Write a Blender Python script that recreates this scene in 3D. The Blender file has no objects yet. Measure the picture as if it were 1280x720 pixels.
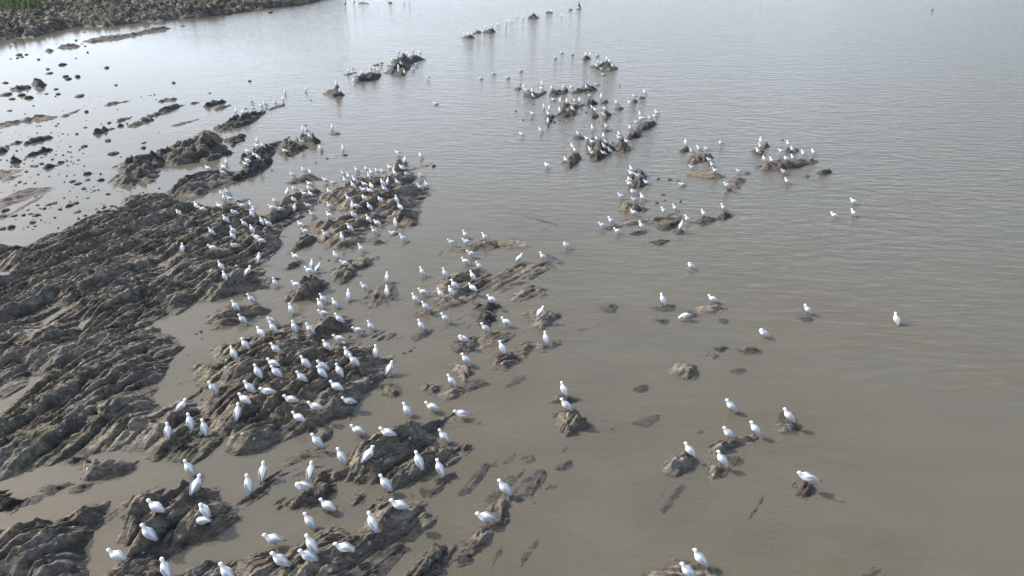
import bpy, bmesh, math, random
import numpy as np
from mathutils import Vector, Matrix
from mathutils.bvhtree import BVHTree

C = bpy.context.scene
COL = C.collection
R = math.radians

# ------------------------------------------------------------------ camera
CAM_H, FPX, PITCH = 8.4, 850.0, R(28.8)
cd = bpy.data.cameras.new('camera'); cam = bpy.data.objects.new('camera', cd); COL.objects.link(cam)
cam.location = (0, 0, CAM_H); cam.rotation_euler = (R(90) - PITCH, 0, 0)
cd.sensor_width = 36.0; cd.lens = 36.0 * FPX / 1280.0; cd.clip_end = 3000
C.camera = cam

# ------------------------------------------------------------------ sky, sun, exposure
SUN = Vector((-0.80, 0.36, 0.62)).normalized()
w = bpy.data.worlds.new('World'); C.world = w; w.use_nodes = True
nt = w.node_tree; nt.nodes.clear()
sky = nt.nodes.new('ShaderNodeTexSky'); sky.sky_type = 'NISHITA'; sky.sun_disc = False
sky.sun_elevation = math.asin(SUN.z); sky.sun_rotation = math.atan2(SUN.x, SUN.y)
sky.dust_density = 3.0; sky.air_density = 1.0; sky.ozone_density = 1.0
bg = nt.nodes.new('ShaderNodeBackground'); bg.inputs[1].default_value = 0.15
wo = nt.nodes.new('ShaderNodeOutputWorld')
# thin high cloud over the clear sky, thickest towards the sun side, opening to blue on the right
tc = nt.nodes.new('ShaderNodeTexCoord'); sx = nt.nodes.new('ShaderNodeSeparateXYZ'); nt.links.new(tc.outputs['Generated'], sx.inputs[0])
cn = nt.nodes.new('ShaderNodeTexNoise'); cn.inputs['Scale'].default_value = 2.2; cn.inputs['Detail'].default_value = 5
cm = nt.nodes.new('ShaderNodeMapping'); cm.inputs['Scale'].default_value = (1, 1, 3.0); nt.links.new(tc.outputs['Generated'], cm.inputs[0]); nt.links.new(cm.outputs[0], cn.inputs['Vector'])
c1 = nt.nodes.new('ShaderNodeMath'); c1.operation = 'MULTIPLY_ADD'; c1.inputs[1].default_value = -0.55; c1.inputs[2].default_value = 0.10; nt.links.new(sx.outputs[0], c1.inputs[0])
c2 = nt.nodes.new('ShaderNodeMath'); c2.operation = 'ADD'; c2.use_clamp = True; nt.links.new(c1.outputs[0], c2.inputs[0]); nt.links.new(cn.outputs[0], c2.inputs[1])
cx = nt.nodes.new('ShaderNodeMix'); cx.data_type = 'RGBA'; cx.inputs[7].default_value = (8.6, 9.9, 11.6, 1)
c3 = nt.nodes.new('ShaderNodeMath'); c3.operation = 'MULTIPLY_ADD'; c3.use_clamp = True; c3.inputs[1].default_value = -1.5; c3.inputs[2].default_value = 1.10; nt.links.new(sx.outputs[2], c3.inputs[0])
c4 = nt.nodes.new('ShaderNodeMath'); c4.operation = 'MULTIPLY'; nt.links.new(c2.outputs[0], c4.inputs[0]); nt.links.new(c3.outputs[0], c4.inputs[1])
nt.links.new(c4.outputs[0], cx.inputs[0]); nt.links.new(sky.outputs[0], cx.inputs[6])
nt.links.new(cx.outputs[2], bg.inputs[0]); nt.links.new(bg.outputs[0], wo.inputs[0])
sd = bpy.data.lights.new('sun', 'SUN'); sd.energy = 3.5; sd.angle = R(1.5); sd.color = (1.0, 0.95, 0.87)
so = bpy.data.objects.new('sun', sd); COL.objects.link(so)
so.rotation_euler = SUN.to_track_quat('Z', 'Y').to_euler()
C.view_settings.view_transform = 'Standard'; C.view_settings.look = 'None'
C.view_settings.gamma = 1.0; C.view_settings.exposure = 0.85
C.render.engine = 'CYCLES'
C.cycles.transparent_max_bounces = 16; C.cycles.max_bounces = 8

# ------------------------------------------------------------------ helpers
CF = Vector((0, math.cos(PITCH), -math.sin(PITCH))); CU = Vector((0, math.sin(PITCH), math.cos(PITCH)))
CAMP = Vector((0, 0, CAM_H))
def ray(x, y):
    return CF + Vector(((x - 640) / FPX, 0, 0)) + CU * ((360 - y) / FPX)
def ground(x, y, z=0.0):
    d = ray(x, y); t = (CAM_H - z) / -d.z
    return CAMP + d * t

def _h(ix, iy, seed):
    n = (ix.astype(np.int64) * 374761393 + iy.astype(np.int64) * 668265263 + seed * 974634777) & 0xFFFFFFFF
    n = ((n ^ (n >> 13)) * 1274126177) & 0xFFFFFFFF
    n = (n ^ (n >> 16)) & 0xFFFFFFFF
    return n / 4294967295.0
def vnoise(x, y, seed=0):
    x0 = np.floor(x); y0 = np.floor(y); fx = x - x0; fy = y - y0
    fx = fx * fx * fx * (fx * (fx * 6 - 15) + 10); fy = fy * fy * fy * (fy * (fy * 6 - 15) + 10)
    a = _h(x0, y0, seed); b = _h(x0 + 1, y0, seed); c = _h(x0, y0 + 1, seed); d = _h(x0 + 1, y0 + 1, seed)
    return (a + (b - a) * fx) * (1 - fy) + (c + (d - c) * fx) * fy - 0.5      # -0.5..0.5
def fbm(x, y, seed=0, octv=4):
    s = 0; a = 1.0
    for o in range(octv):
        s = s + a * vnoise(x + 17.3 * o, y - 9.1 * o, seed + o); x = x * 2.03; y = y * 2.03; a *= 0.5
    return s
def sstep(a, b, x):
    t = np.clip((x - a) / (b - a), 0, 1); return t * t * (3 - 2 * t)

def sdist(px, py, poly):
    """signed distance, positive inside"""
    n = len(poly); best = np.full(px.shape, 1e9); inside = np.zeros(px.shape, bool)
    for i in range(n):
        ax, ay = poly[i]; bx, by = poly[(i + 1) % n]
        ex, ey = bx - ax, by - ay; L = ex * ex + ey * ey + 1e-12
        t = np.clip(((px - ax) * ex + (py - ay) * ey) / L, 0, 1)
        dx = px - ax - t * ex; dy = py - ay - t * ey
        best = np.minimum(best, dx * dx + dy * dy)
        if ay != by:
            c = ((ay > py) != (by > py)) & (px < ex * (py - ay) / (by - ay) + ax)
            inside ^= c
    d = np.sqrt(best)
    return np.where(inside, d, -d)

def saw(t, s, period, seed, sharp=0.8):
    """dipping beds: a slow rise towards +t, then a ledge"""
    u = t / period; i = np.floor(u); f = u - i
    f = np.where(f < sharp, f / sharp, (1 - f) / (1 - sharp))
    amp = vnoise(s / (period * 4.5) + i * 7.7, i * 3.1, seed) + 0.55
    blk = vnoise(s / (period * 2.6) + i * 1.7, i * 5.3 + 0.5, seed + 5)
    return f * amp + 0.35 * blk

def worley(x, y, seed):
    """cells: random value, tilt, and distance to the cell border"""
    ix = np.floor(x); iy = np.floor(y)
    f1 = np.full(x.shape, 9.0); f2 = np.full(x.shape, 9.0); val = np.zeros(x.shape); tx = np.zeros(x.shape); ty = np.zeros(x.shape)
    for i in (-1, 0, 1):
        for j in (-1, 0, 1):
            cx = ix + i; cy = iy + j
            px = cx + 0.1 + 0.8 * _h(cx, cy, seed); py = cy + 0.1 + 0.8 * _h(cx, cy, seed + 1)
            d = np.hypot(x - px, y - py); n = d < f1
            f2 = np.where(n, f1, np.minimum(f2, d)); f1 = np.where(n, d, f1)
            val = np.where(n, _h(cx, cy, seed + 2), val)
            tx = np.where(n, (x - px) * (_h(cx, cy, seed + 3) - .5), tx); ty = np.where(n, (y - py) * (_h(cx, cy, seed + 4) - .5), ty)
    return val - 0.5, tx + ty, f2 - f1

def wpoly(poly, h):
    """photo outline -> outline on the water plane; the far side of a rock shows its crest, so it is traced at that height"""
    n = len(poly); area = sum(poly[i][0] * poly[(i + 1) % n][1] - poly[(i + 1) % n][0] * poly[i][1] for i in range(n))
    sg = 1 if area > 0 else -1
    out = []
    for i in range(n):
        a = poly[i - 1]; b = poly[(i + 1) % n]
        ex, ey = b[0] - a[0], b[1] - a[1]; L = math.hypot(ex, ey) + 1e-9
        ny = -ex / L * sg                      # outward normal, y down
        z = h * 0.75 * max(0.0, -ny)
        p = ground(poly[i][0], poly[i][1], z); out.append((p.x, p.y))
    return out

def setp(o, label=None, cat=None, group=None, kind=None):
    if label: o['label'] = label
    if cat: o['category'] = cat
    if group: o['group'] = group
    if kind: o['kind'] = kind
    return o

def mesh_from(name, verts, faces, mats, smooth=True):
    me = bpy.data.meshes.new(name)
    me.from_pydata(verts, [], faces)
    for m in (mats if isinstance(mats, (list, tuple)) else [mats]): me.materials.append(m)
    if smooth: me.polygons.foreach_set('use_smooth', [True] * len(me.polygons))
    me.update()
    return me
def link(name, me, parent=None):
    o = bpy.data.objects.new(name, me); COL.objects.link(o)
    if parent: o.parent = parent
    return o

# ------------------------------------------------------------------ materials
def newmat(name):
    m = bpy.data.materials.new(name); m.use_nodes = True
    t = m.node_tree; b = t.nodes['Principled BSDF']
    return m, t, b
def N(t, kind, **kw):
    n = t.nodes.new(kind)
    for k, v in kw.items():
        if hasattr(n, k): setattr(n, k, v)
        else: n.inputs[k].default_value = v
    return n
def ramp(t, fac, stops):
    r = t.nodes.new('ShaderNodeValToRGB'); cr = r.color_ramp
    while len(cr.elements) < len(stops): cr.elements.new(0.5)
    for e, (p, c) in zip(cr.elements, stops):
        e.position = p; e.color = (c[0], c[1], c[2], 1) if isinstance(c, (tuple, list)) else (c, c, c, 1)
    t.links.new(fac, r.inputs[0]); return r
def mix(t, fac, a, b, mode='MIX'):
    m = t.nodes.new('ShaderNodeMix'); m.data_type = 'RGBA'; m.blend_type = mode
    for idx, v in ((0, fac), (6, a), (7, b)):
        if hasattr(v, 'links') or hasattr(v, 'is_linked'): t.links.new(v, m.inputs[idx])
        elif isinstance(v, (int, float)): m.inputs[idx].default_value = v
        else: m.inputs[idx].default_value = (*v, 1)
    return m.outputs[2]
def mth(t, op, a, b=None, clamp=False):
    m = t.nodes.new('ShaderNodeMath'); m.operation = op; m.use_clamp = clamp
    for i, v in enumerate((a, b)):
        if v is None: continue
        if isinstance(v, (int, float)): m.inputs[i].default_value = v
        else: t.links.new(v, m.inputs[i])
    return m.outputs[0]

def rock_material(name, dark, mid, light, weed, weed_amt, strike=62):
    m, t, b = newmat(name)
    geo = N(t, 'ShaderNodeNewGeometry'); pos = geo.outputs['Position']
    mp = N(t, 'ShaderNodeMapping'); t.links.new(pos, mp.inputs[0])
    mp.inputs['Rotation'].default_value = (0, 0, R(-strike)); mp.inputs['Scale'].default_value = (0.45, 2.0, 2.0)
    n1 = N(t, 'ShaderNodeTexNoise'); n1.inputs['Scale'].default_value = 1.6; n1.inputs['Detail'].default_value = 9; n1.inputs['Roughness'].default_value = 0.68
    t.links.new(mp.outputs[0], n1.inputs['Vector'])
    n2 = N(t, 'ShaderNodeTexNoise'); n2.inputs['Scale'].default_value = 0.7; n2.inputs['Detail'].default_value = 5; t.links.new(pos, n2.inputs['Vector'])
    n3 = N(t, 'ShaderNodeTexNoise'); n3.inputs['Scale'].default_value = 14; n3.inputs['Detail'].default_value = 6; n3.inputs['Roughness'].default_value = 0.7; t.links.new(pos, n3.inputs['Vector'])
    c = ramp(t, n1.outputs[0], [(0.30, dark), (0.5, mid), (0.72, light)]).outputs[0]
    mp3 = N(t, 'ShaderNodeMapping'); t.links.new(pos, mp3.inputs[0]); mp3.inputs['Rotation'].default_value = (0, 0, R(-strike + 4)); mp3.inputs['Scale'].default_value = (0.8, 6.5, 5.0)
    n7 = N(t, 'ShaderNodeTexNoise'); n7.inputs['Scale'].default_value = 2.0; n7.inputs['Detail'].default_value = 8; n7.inputs['Roughness'].default_value = 0.7; t.links.new(mp3.outputs[0], n7.inputs['Vector'])
    c = mix(t, 0.85, c, ramp(t, n7.outputs[0], [(0.36, 0.50), (0.50, 1.0), (0.66, 1.45)]).outputs[0], 'MULTIPLY')
    # low-frequency tint between brown, purplish and olive
    tint = ramp(t, n2.outputs[0], [(0.33, (0.98, 0.91, 0.88)), (0.5, (1, 1, 1)), (0.68, (1.0, 1.03, 0.86))]).outputs[0]
    c = mix(t, 1.0, c, tint, 'MULTIPLY')
    sp = ramp(t, n3.outputs[0], [(0.32, 0.55), (0.55, 1.0), (0.75, 1.35)]).outputs[0]
    c = mix(t, 0.75, c, sp, 'MULTIPLY')
    # weed
    n4 = N(t, 'ShaderNodeTexNoise'); n4.inputs['Scale'].default_value = 1.3; n4.inputs['Detail'].default_value = 8; t.links.new(pos, n4.inputs['Vector'])
    wf = ramp(t, n4.outputs[0], [(0.66 - weed_amt, 0.0), (0.76 - weed_amt, 1.0)]).outputs[0]
    c = mix(t, mth(t, 'MULTIPLY', wf, 0.45), c, weed)
    # barnacle / droppings flecks
    v = N(t, 'ShaderNodeTexVoronoi'); v.inputs['Scale'].default_value = 4.6; t.links.new(pos, v.inputs['Vector'])
    n5 = N(t, 'ShaderNodeTexNoise'); n5.inputs['Scale'].default_value = 0.9; t.links.new(pos, n5.inputs['Vector'])
    fl = mth(t, 'MULTIPLY', mth(t, 'LESS_THAN', v.outputs['Distance'], mth(t, 'MULTIPLY', n3.outputs[0], 0.26)), mth(t, 'GREATER_THAN', n5.outputs[0], 0.51))
    sx = N(t, 'ShaderNodeSeparateXYZ'); t.links.new(pos, sx.inputs[0])
    fl = mth(t, 'MULTIPLY', fl, mth(t, 'GREATER_THAN', sx.outputs[2], 0.04))
    c = mix(t, mth(t, 'MULTIPLY', fl, 0.75), c, (0.6, 0.59, 0.56))
    # wet band near the water
    zz = mth(t, 'ADD', sx.outputs[2], mth(t, 'MULTIPLY', n2.outputs[0], -0.12))
    wet = ramp(t, mth(t, 'MULTIPLY', mth(t, 'ADD', zz, 0.06), 6.0, True), [(0.0, 1.0), (0.5, 0.35), (1.0, 0.0)]).outputs[0]
    c = mix(t, mth(t, 'MULTIPLY', wet, 0.62), c, mix(t, 1.0, c, (0.35, 0.33, 0.31), 'MULTIPLY'))
    t.links.new(c, b.inputs['Base Color'])
    ro = mth(t, 'SUBTRACT', 0.82, mth(t, 'MULTIPLY', wet, 0.35)); t.links.new(ro, b.inputs['Roughness'])
    b.inputs['Specular IOR Level'].default_value = 0.35
    bp = N(t, 'ShaderNodeBump'); bp.inputs['Strength'].default_value = 1.0; bp.inputs['Distance'].default_value = 0.11
    mp2 = N(t, 'ShaderNodeMapping'); t.links.new(pos, mp2.inputs[0]); mp2.inputs['Rotation'].default_value = (0, 0, R(-strike + 6)); mp2.inputs['Scale'].default_value = (1.2, 7.0, 7.0)
    n6 = N(t, 'ShaderNodeTexNoise'); n6.inputs['Scale'].default_value = 2.2; n6.inputs['Detail'].default_value = 7; n6.inputs['Roughness'].default_value = 0.62; t.links.new(mp2.outputs[0], n6.inputs['Vector'])
    hsum = mth(t, 'ADD', mth(t, 'ADD', n1.outputs[0], mth(t, 'MULTIPLY', n6.outputs[0], 0.9)), mth(t, 'MULTIPLY', n3.outputs[0], 0.6))
    t.links.new(hsum, bp.inputs['Height']); t.links.new(bp.outputs[0], b.inputs['Normal'])
    return m

M_ROCK = rock_material('brown_rock', (0.052, 0.045, 0.038), (0.200, 0.170, 0.135), (0.42, 0.37, 0.295), (0.10, 0.105, 0.035), 0.03)
M_DARK = rock_material('dark_rock', (0.028, 0.026, 0.025), (0.085, 0.078, 0.068), (0.19, 0.175, 0.15), (0.075, 0.085, 0.03), 0.05)
M_MID = rock_material('grey_brown_rock', (0.035, 0.031, 0.027), (0.130, 0.113, 0.092), (0.29, 0.26, 0.215), (0.085, 0.085, 0.035), 0.05)
M_PURP = rock_material('purplish_rock', (0.045, 0.038, 0.036), (0.14, 0.115, 0.10), (0.28, 0.24, 0.21), (0.10, 0.095, 0.04), 0.0)

def simple(name, col, rough=0.6, noise=0.0, scale=20):
    m, t, b = newmat(name)
    b.inputs['Roughness'].default_value = rough
    if noise:
        tc = N(t, 'ShaderNodeTexCoord'); n = N(t, 'ShaderNodeTexNoise'); n.inputs['Scale'].default_value = scale; n.inputs['Detail'].default_value = 4
        t.links.new(tc.outputs['Object'], n.inputs['Vector'])
        lo = tuple(c * (1 - noise) for c in col); hi = tuple(min(1, c * (1 + noise)) for c in col)
        t.links.new(ramp(t, n.outputs[0], [(0.35, lo), (0.65, hi)]).outputs[0], b.inputs['Base Color'])
    else: b.inputs['Base Color'].default_value = (*col, 1)
    return m
M_WHITE = simple('white_plumage', (0.78, 0.755, 0.71), 0.75, 0.05, 40)
M_GREY = simple('pale_grey_feathers', (0.34, 0.352, 0.365), 0.7, 0.08, 50)
M_BLACK = simple('dark_wing_tips', (0.035, 0.035, 0.04), 0.5, 0.2, 50)
M_BILL = simple('bill_red', (0.09, 0.03, 0.025), 0.4, 0.1, 30)
M_CORM = simple('black_plumage', (0.02, 0.02, 0.022), 0.5, 0.3, 30)
M_GRASS = simple('grass_green', (0.15, 0.18, 0.07), 0.8, 0.4, 3)
M_MUD = simple('seabed_mud', (0.16, 0.135, 0.10), 0.9, 0.25, 0.5)

# ------------------------------------------------------------------ water
def water():
    m = bpy.data.materials.new('silty_water'); m.use_nodes = True; t = m.node_tree; t.nodes.clear()
    out = N(t, 'ShaderNodeOutputMaterial')
    geo = N(t, 'ShaderNodeNewGeometry'); pos = geo.outputs['Position']
    def noise(scale, sx, sy, rot=0, det=3, rough=0.5):
        mp = N(t, 'ShaderNodeMapping'); mp.inputs['Scale'].default_value = (sx, sy, 1); mp.inputs['Rotation'].default_value = (0, 0, R(rot)); t.links.new(pos, mp.inputs[0])
        n = N(t, 'ShaderNodeTexNoise'); n.inputs['Scale'].default_value = scale; n.inputs['Detail'].default_value = det; n.inputs['Roughness'].default_value = rough
        t.links.new(mp.outputs[0], n.inputs['Vector']); return n.outputs[0]
    a = noise(3.6, 0.38, 1.0, 14, 4, 0.55)
    b_ = noise(1.0, 0.45, 1.0, -8, 2)
    c_ = noise(7.0, 0.5, 1.0, 25, 3)
    gust = noise(0.09, 1, 1, 30, 3)
    sx = N(t, 'ShaderNodeSeparateXYZ'); t.links.new(pos, sx.inputs[0])
    # open water to the right and far out is ruffled, the lee between the rocks is calm
    open_ = mth(t, 'ADD', mth(t, 'MULTIPLY', sx.outputs[0], 0.036), mth(t, 'MULTIPLY', sx.outputs[1], 0.024))
    open_ = mth(t, 'ADD', open_, mth(t, 'MULTIPLY', gust, 0.7))
    open_ = mth(t, 'SUBTRACT', open_, 0.53, True)
    amp = mth(t, 'ADD', mth(t, 'MULTIPLY', open_, 1.25), 0.15)
    hh = mth(t, 'ADD', mth(t, 'MULTIPLY', a, 0.050), mth(t, 'ADD', mth(t, 'MULTIPLY', b_, 0.028), mth(t, 'MULTIPLY', c_, 0.014)))
    hh = mth(t, 'MULTIPLY', hh, amp)
    bp = N(t, 'ShaderNodeBump'); bp.inputs['Strength'].default_value = 1.0; bp.inputs['Distance'].default_value = 1.0
    t.links.new(hh, bp.inputs['Height'])
    fr = N(t, 'ShaderNodeFresnel'); fr.inputs['IOR'].default_value = 1.333; t.links.new(bp.outputs[0], fr.inputs['Normal'])
    gl = N(t, 'ShaderNodeBsdfGlossy'); gl.inputs['Roughness'].default_value = 0.10; t.links.new(bp.outputs[0], gl.inputs['Normal'])
    cloud = noise(0.22, 1, 1.4, 35, 5, 0.55)
    fine = noise(0.9, 0.6, 1.3, -35, 5, 0.6)
    sc = ramp(t, cloud, [(0.30, (0.268, 0.230, 0.162)), (0.5, (0.280, 0.250, 0.184)), (0.72, (0.262, 0.248, 0.198))]).outputs[0]
    sc = mix(t, 0.6, sc, ramp(t, fine, [(0.3, 0.88), (0.7, 1.1)]).outputs[0], 'MULTIPLY')
    def silt(alpha, with_surface):
        tr = N(t, 'ShaderNodeBsdfTransparent'); df = N(t, 'ShaderNodeBsdfDiffuse'); t.links.new(sc, df.inputs[0])
        m1 = N(t, 'ShaderNodeMixShader'); m1.inputs[0].default_value = alpha
        t.links.new(tr.outputs[0], m1.inputs[1]); t.links.new(df.outputs[0], m1.inputs[2])
        return m1
    body = silt(0.34, True)
    mx = N(t, 'ShaderNodeMixShader'); t.links.new(fr.outputs[0], mx.inputs[0]); t.links.new(body.outputs[0], mx.inputs[1]); t.links.new(gl.outputs[0], mx.inputs[2])
    t.links.new(mx.outputs[0], out.inputs['Surface'])
    # suspended silt: thin layers under the surface hide what lies deeper
    m2 = bpy.data.materials.new('suspended_silt'); m2.use_nodes = True; t = m2.node_tree; t.nodes.clear()
    o2 = N(t, 'ShaderNodeOutputMaterial'); df = N(t, 'ShaderNodeBsdfDiffuse'); df.inputs[0].default_value = (0.258, 0.228, 0.168, 1)
    tr = N(t, 'ShaderNodeBsdfTransparent'); m1 = N(t, 'ShaderNodeMixShader'); m1.inputs[0].default_value = 0.20
    t.links.new(tr.outputs[0], m1.inputs[1]); t.links.new(df.outputs[0], m1.inputs[2]); t.links.new(m1.outputs[0], o2.inputs['Surface'])
    v, f, mi = [], [], []
    for k, z in enumerate([0.0, -0.018, -0.04, -0.065, -0.095, -0.13, -0.17, -0.22, -0.28]):
        v += [(-600, -120, z), (600, -120, z), (600, 1000, z), (-600, 1000, z)]; f.append((4 * k, 4 * k + 1, 4 * k + 2, 4 * k + 3))
    me = mesh_from('water', v, f, [m, m2], False)
    for k, p in enumerate(me.polygons): p.material_index = 0 if k == 0 else 1
    o = link('water', me); o['kind'] = 'structure'
    v = [(-600, -200, -0.75), (600, -200, -0.75), (600, 1000, -0.75), (-600, 1000, -0.75)]
    o = link('seabed', mesh_from('seabed', v, [(0, 1, 2, 3)], M_MUD, False)); o['kind'] = 'structure'
water()

# ------------------------------------------------------------------ rocks
BVV, BVF = [], []           # all rock triangles, for standing the birds on
ROCKS = []
def pca_angle(wp):
    a = np.array(wp); a = a - a.mean(0); u, s, vt = np.linalg.svd(a, full_matrices=False)
    ang = math.atan2(vt[0][1], vt[0][0])
    if ang < 0: ang += math.pi
    return ang, s[0] / (s[1] + 1e-6)
def rock(poly, h, name='rock_outcrop', mat=None, strike=None, amp=None, period=None, skirt=0.30, seed=None, pools=(), bumps=(), cellmul=1.0, rough=1.0, maxd=0.32, dz=0.0, cap=None):
    global BVV, BVF
    mat = mat or M_ROCK
    cyp = sum(p[1] for p in poly) / len(poly)
    if cyp < 210 and name != 'far_shore':          # far rocks: broken, steep sided
        skirt = max(skirt, 0.6); rough *= 1.9; mat = M_MID if mat is M_ROCK else mat; amp = amp or min(0.34, h * 0.9)
    wp = wpoly(poly, h); a = np.array(wp)
    cx, cy = a.mean(0)
    ang, el = pca_angle(wp)
    th = R(strike) if strike is not None else (ang if el > 1.5 else R(52))
    seed = seed if seed is not None else (int(abs(cx * 91 + cy * 37)) % 9973)
    ca, sa = math.cos(th), math.sin(th)
    S = a[:, 0] * ca + a[:, 1] * sa; T = a[:, 0] * sa - a[:, 1] * ca
    mar = min(1.0, maxd / skirt * 0.9) if skirt > 0 else 1.0
    dmin = max(8.5, min(math.hypot(x, y) for x, y in wp if y > 0))
    cell = dmin * 0.0021 * cellmul
    s = np.arange(S.min() - mar, S.max() + mar, cell * 1.35); t = np.arange(T.min() - mar, T.max() + mar, cell)
    SS, TT = np.meshgrid(s, t)
    X = SS * ca + TT * sa; Y = SS * sa - TT * ca
    # crooked outline
    size = math.sqrt(abs(sum(wp[i][0] * wp[(i + 1) % len(wp)][1] - wp[(i + 1) % len(wp)][0] * wp[i][1] for i in range(len(wp)))) / 2)
    wob = min(0.22, 0.13 * size)
    fr = 1.0 / max(0.25, min(1.2, size * 0.35))
    d = sdist(X + wob * fbm(X * fr, Y * fr, seed + 3), Y + wob * fbm(X * fr + 40, Y * fr, seed + 4), wp)
    for pl in pools:
        pw = [(lambda p: (p.x, p.y))(ground(px, py, 0.0)) for px, py in pl]
        d = np.minimum(d, -sdist(X + 0.12 * fbm(X * 1.5, Y * 1.5, 77), Y + 0.12 * fbm(X * 1.5, Y * 1.5, 78), pw))
    wdt = max(0.07, min(0.45, size * 0.22))
    A = amp if amp is not None else min(0.30, h * 0.62)
    P = period or max(0.16, min(0.85, size * 0.33))
    tw = TT + P * 0.48 * fbm(SS * 0.17 / P, TT * 0.30 / P, seed + 11, 3)
    st = saw(tw, SS, P, seed + 20, 0.82) * 0.9 + saw(tw + 0.31 * P + P * 0.15 * vnoise(SS * 2 / P, TT * 2 / P, seed), SS, P * 0.40, seed + 30, 0.8) * 0.50 \
        + saw(tw * 1.0 + P * 0.1 * vnoise(SS * 4 / P, TT * 4 / P, seed + 2), SS, P * 0.15, seed + 40, 0.7) * 0.22
    st = st - 0.42
    ws, wt = SS + 0.3 * P * fbm(X * 1.0 / P, Y * 1.0 / P, seed + 101, 3), tw
    va, ta, ea = worley(ws / (P * 3.8), wt / (P * 0.55), seed + 110)
    vb, tb, eb = worley(ws / (P * 1.7), wt / (P * 0.22), seed + 120)
    vc, tc_, ec = worley(ws / (P * 0.55), wt / (P * 0.09), seed + 130)
    st = st + va * 0.55 + ta * 0.35 - 0.22 * (1 - sstep(0, 0.13, ea)) + vb * 0.30 + tb * 0.25 - 0.14 * (1 - sstep(0, 0.16, eb)) + vc * 0.12 + tc_ * 0.15
    rg = fbm(X * 2.2, Y * 2.2, seed + 50, 5) * 0.055 + fbm(X * 7, Y * 7, seed + 60, 4) * 0.062 * rough
    bl = -np.abs(fbm(X * 1.1 / max(.3, P), Y * 1.1 / max(.3, P), seed + 70, 3)) * 0.06 + 0.015
    e = 1 - np.exp(-np.maximum(d, 0) / wdt)
    af = 0.22 + 0.78 * sstep(-0.15, wdt * 1.3, d)
    lum = 1.0 + 0.35 * fbm(X * 0.45, Y * 0.45, seed + 80, 2)
    Z = 0.02 + h * 0.75 * e * lum + np.minimum(d, 0) * skirt + (A * st + (rg + bl) * min(1.0, h * 2.2 + 0.25) * rough) * af
    for bx, by, rpx, bh in bumps:
        p = ground(bx, by, h); dep = p.y
        rr = rpx / FPX * math.hypot(p.y, CAM_H)
        q = ((X - p.x) ** 2 + (Y - p.y) ** 2) / (rr * rr) + 0.35 * fbm(X * 1.2 / rr, Y * 1.2 / rr, seed + 90, 3)
        q = np.clip(1 - q, 0, 1); Z = Z + bh * (0.65 * q * q * (3 - 2 * q) if bh < 0.3 else np.sqrt(q) * 0.9)
    Z = Z + dz
    if cap is not None: Z = np.where(Z > cap, cap + (Z - cap) * 0.12, Z)
    keep = (Z > -maxd)
    kq = keep[:-1, :-1] | keep[1:, :-1] | keep[:-1, 1:] | keep[1:, 1:]
    Z = np.maximum(Z, -maxd - 0.1)
    nr, nc = X.shape
    idx = np.arange(nr * nc).reshape(nr, nc)
    q = np.stack([idx[:-1, :-1][kq], idx[1:, :-1][kq], idx[1:, 1:][kq], idx[:-1, 1:][kq]], 1)
    if len(q) == 0: return None
    used = np.unique(q); remap = np.full(nr * nc, -1); remap[used] = np.arange(len(used))
    q = remap[q]
    # origin at the rock's base
    V = np.stack([X.ravel()[used] - cx, Y.ravel()[used] - cy, Z.ravel()[used]], 1)
    me = bpy.data.meshes.new(name)
    me.vertices.add(len(V)); me.vertices.foreach_set('co', V.astype(np.float32).ravel())
    me.loops.add(len(q) * 4); me.loops.foreach_set('vertex_index', q.astype(np.int32).ravel())
    me.polygons.add(len(q)); me.polygons.foreach_set('loop_start', np.arange(0, len(q) * 4, 4, dtype=np.int32))
    me.polygons.foreach_set('use_smooth', np.ones(len(q), dtype=bool))
    me.materials.append(mat); me.update(calc_edges=True); me.validate()
    # normals: grid was built with t pointing right of s, so faces may point down
    if me.polygons[0].normal.z < 0: me.flip_normals()
    o = link(name, me); o.location = (cx, cy, 0)
    off = sum(len(v) for v in BVV)
    VW = V.copy(); VW[:, 0] += cx; VW[:, 1] += cy
    BVV.append(VW); BVF.append(q + off)
    ROCKS.append(len(q))
    return o

# ------------------------------------------------------------------ the big rock shelf and the far shore (setting)
SHELF = [(-90,312),(-40,306),(0,302),(30,303),(55,290),(75,284),(100,270),(118,262),(145,256),(150,247),(163,240),(190,236),(215,240),(232,248),(255,249),(275,252),(305,242),(306,250),(322,264),(335,257),(352,247),(368,238),(380,231),(395,231),(402,238),(400,250),(392,258),(382,263),(382,272),(368,277),(350,286),(349,300),(343,315),(332,327),(318,331),(328,337),(343,342),(344,348),(330,355),(315,361),(300,367),(285,371),(262,376),(243,374),(240,382),(230,388),(215,392),(195,402),(212,415),(229,432),(222,443),(208,458),(205,472),(196,487),(182,500),(200,504),(225,492),(250,482),(255,486),(243,496),(245,503),(252,510),(262,520),(272,536),(278,546),(277,556),(262,568),(248,574),(232,580),(215,581),(200,577),(183,573),(190,562),(175,560),(150,562),(110,566),(100,575),(85,578),(60,585),(35,592),(0,603),(-90,640)]
POOLS = [[(60,457),(50,480),(15,510),(0,521),(-40,535),(-40,510),(0,499),(25,484),(42,466)],
         [(100,402),(110,398),(107,418),(99,426),(96,418)],
         [(80,384),(87,387),(60,406),(50,415),(33,433),(45,415),(58,396)],
         [(-20,338),(17,336),(8,352),(-20,357)],
         [(196,327),(212,322),(207,333),(198,335)],
         [(205,287),(209,300),(211,316),(206,308)] and [(203,345),(212,340),(210,350),(204,352)],
         [(250,494),(262,497),(262,512),(252,508)]]
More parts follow.
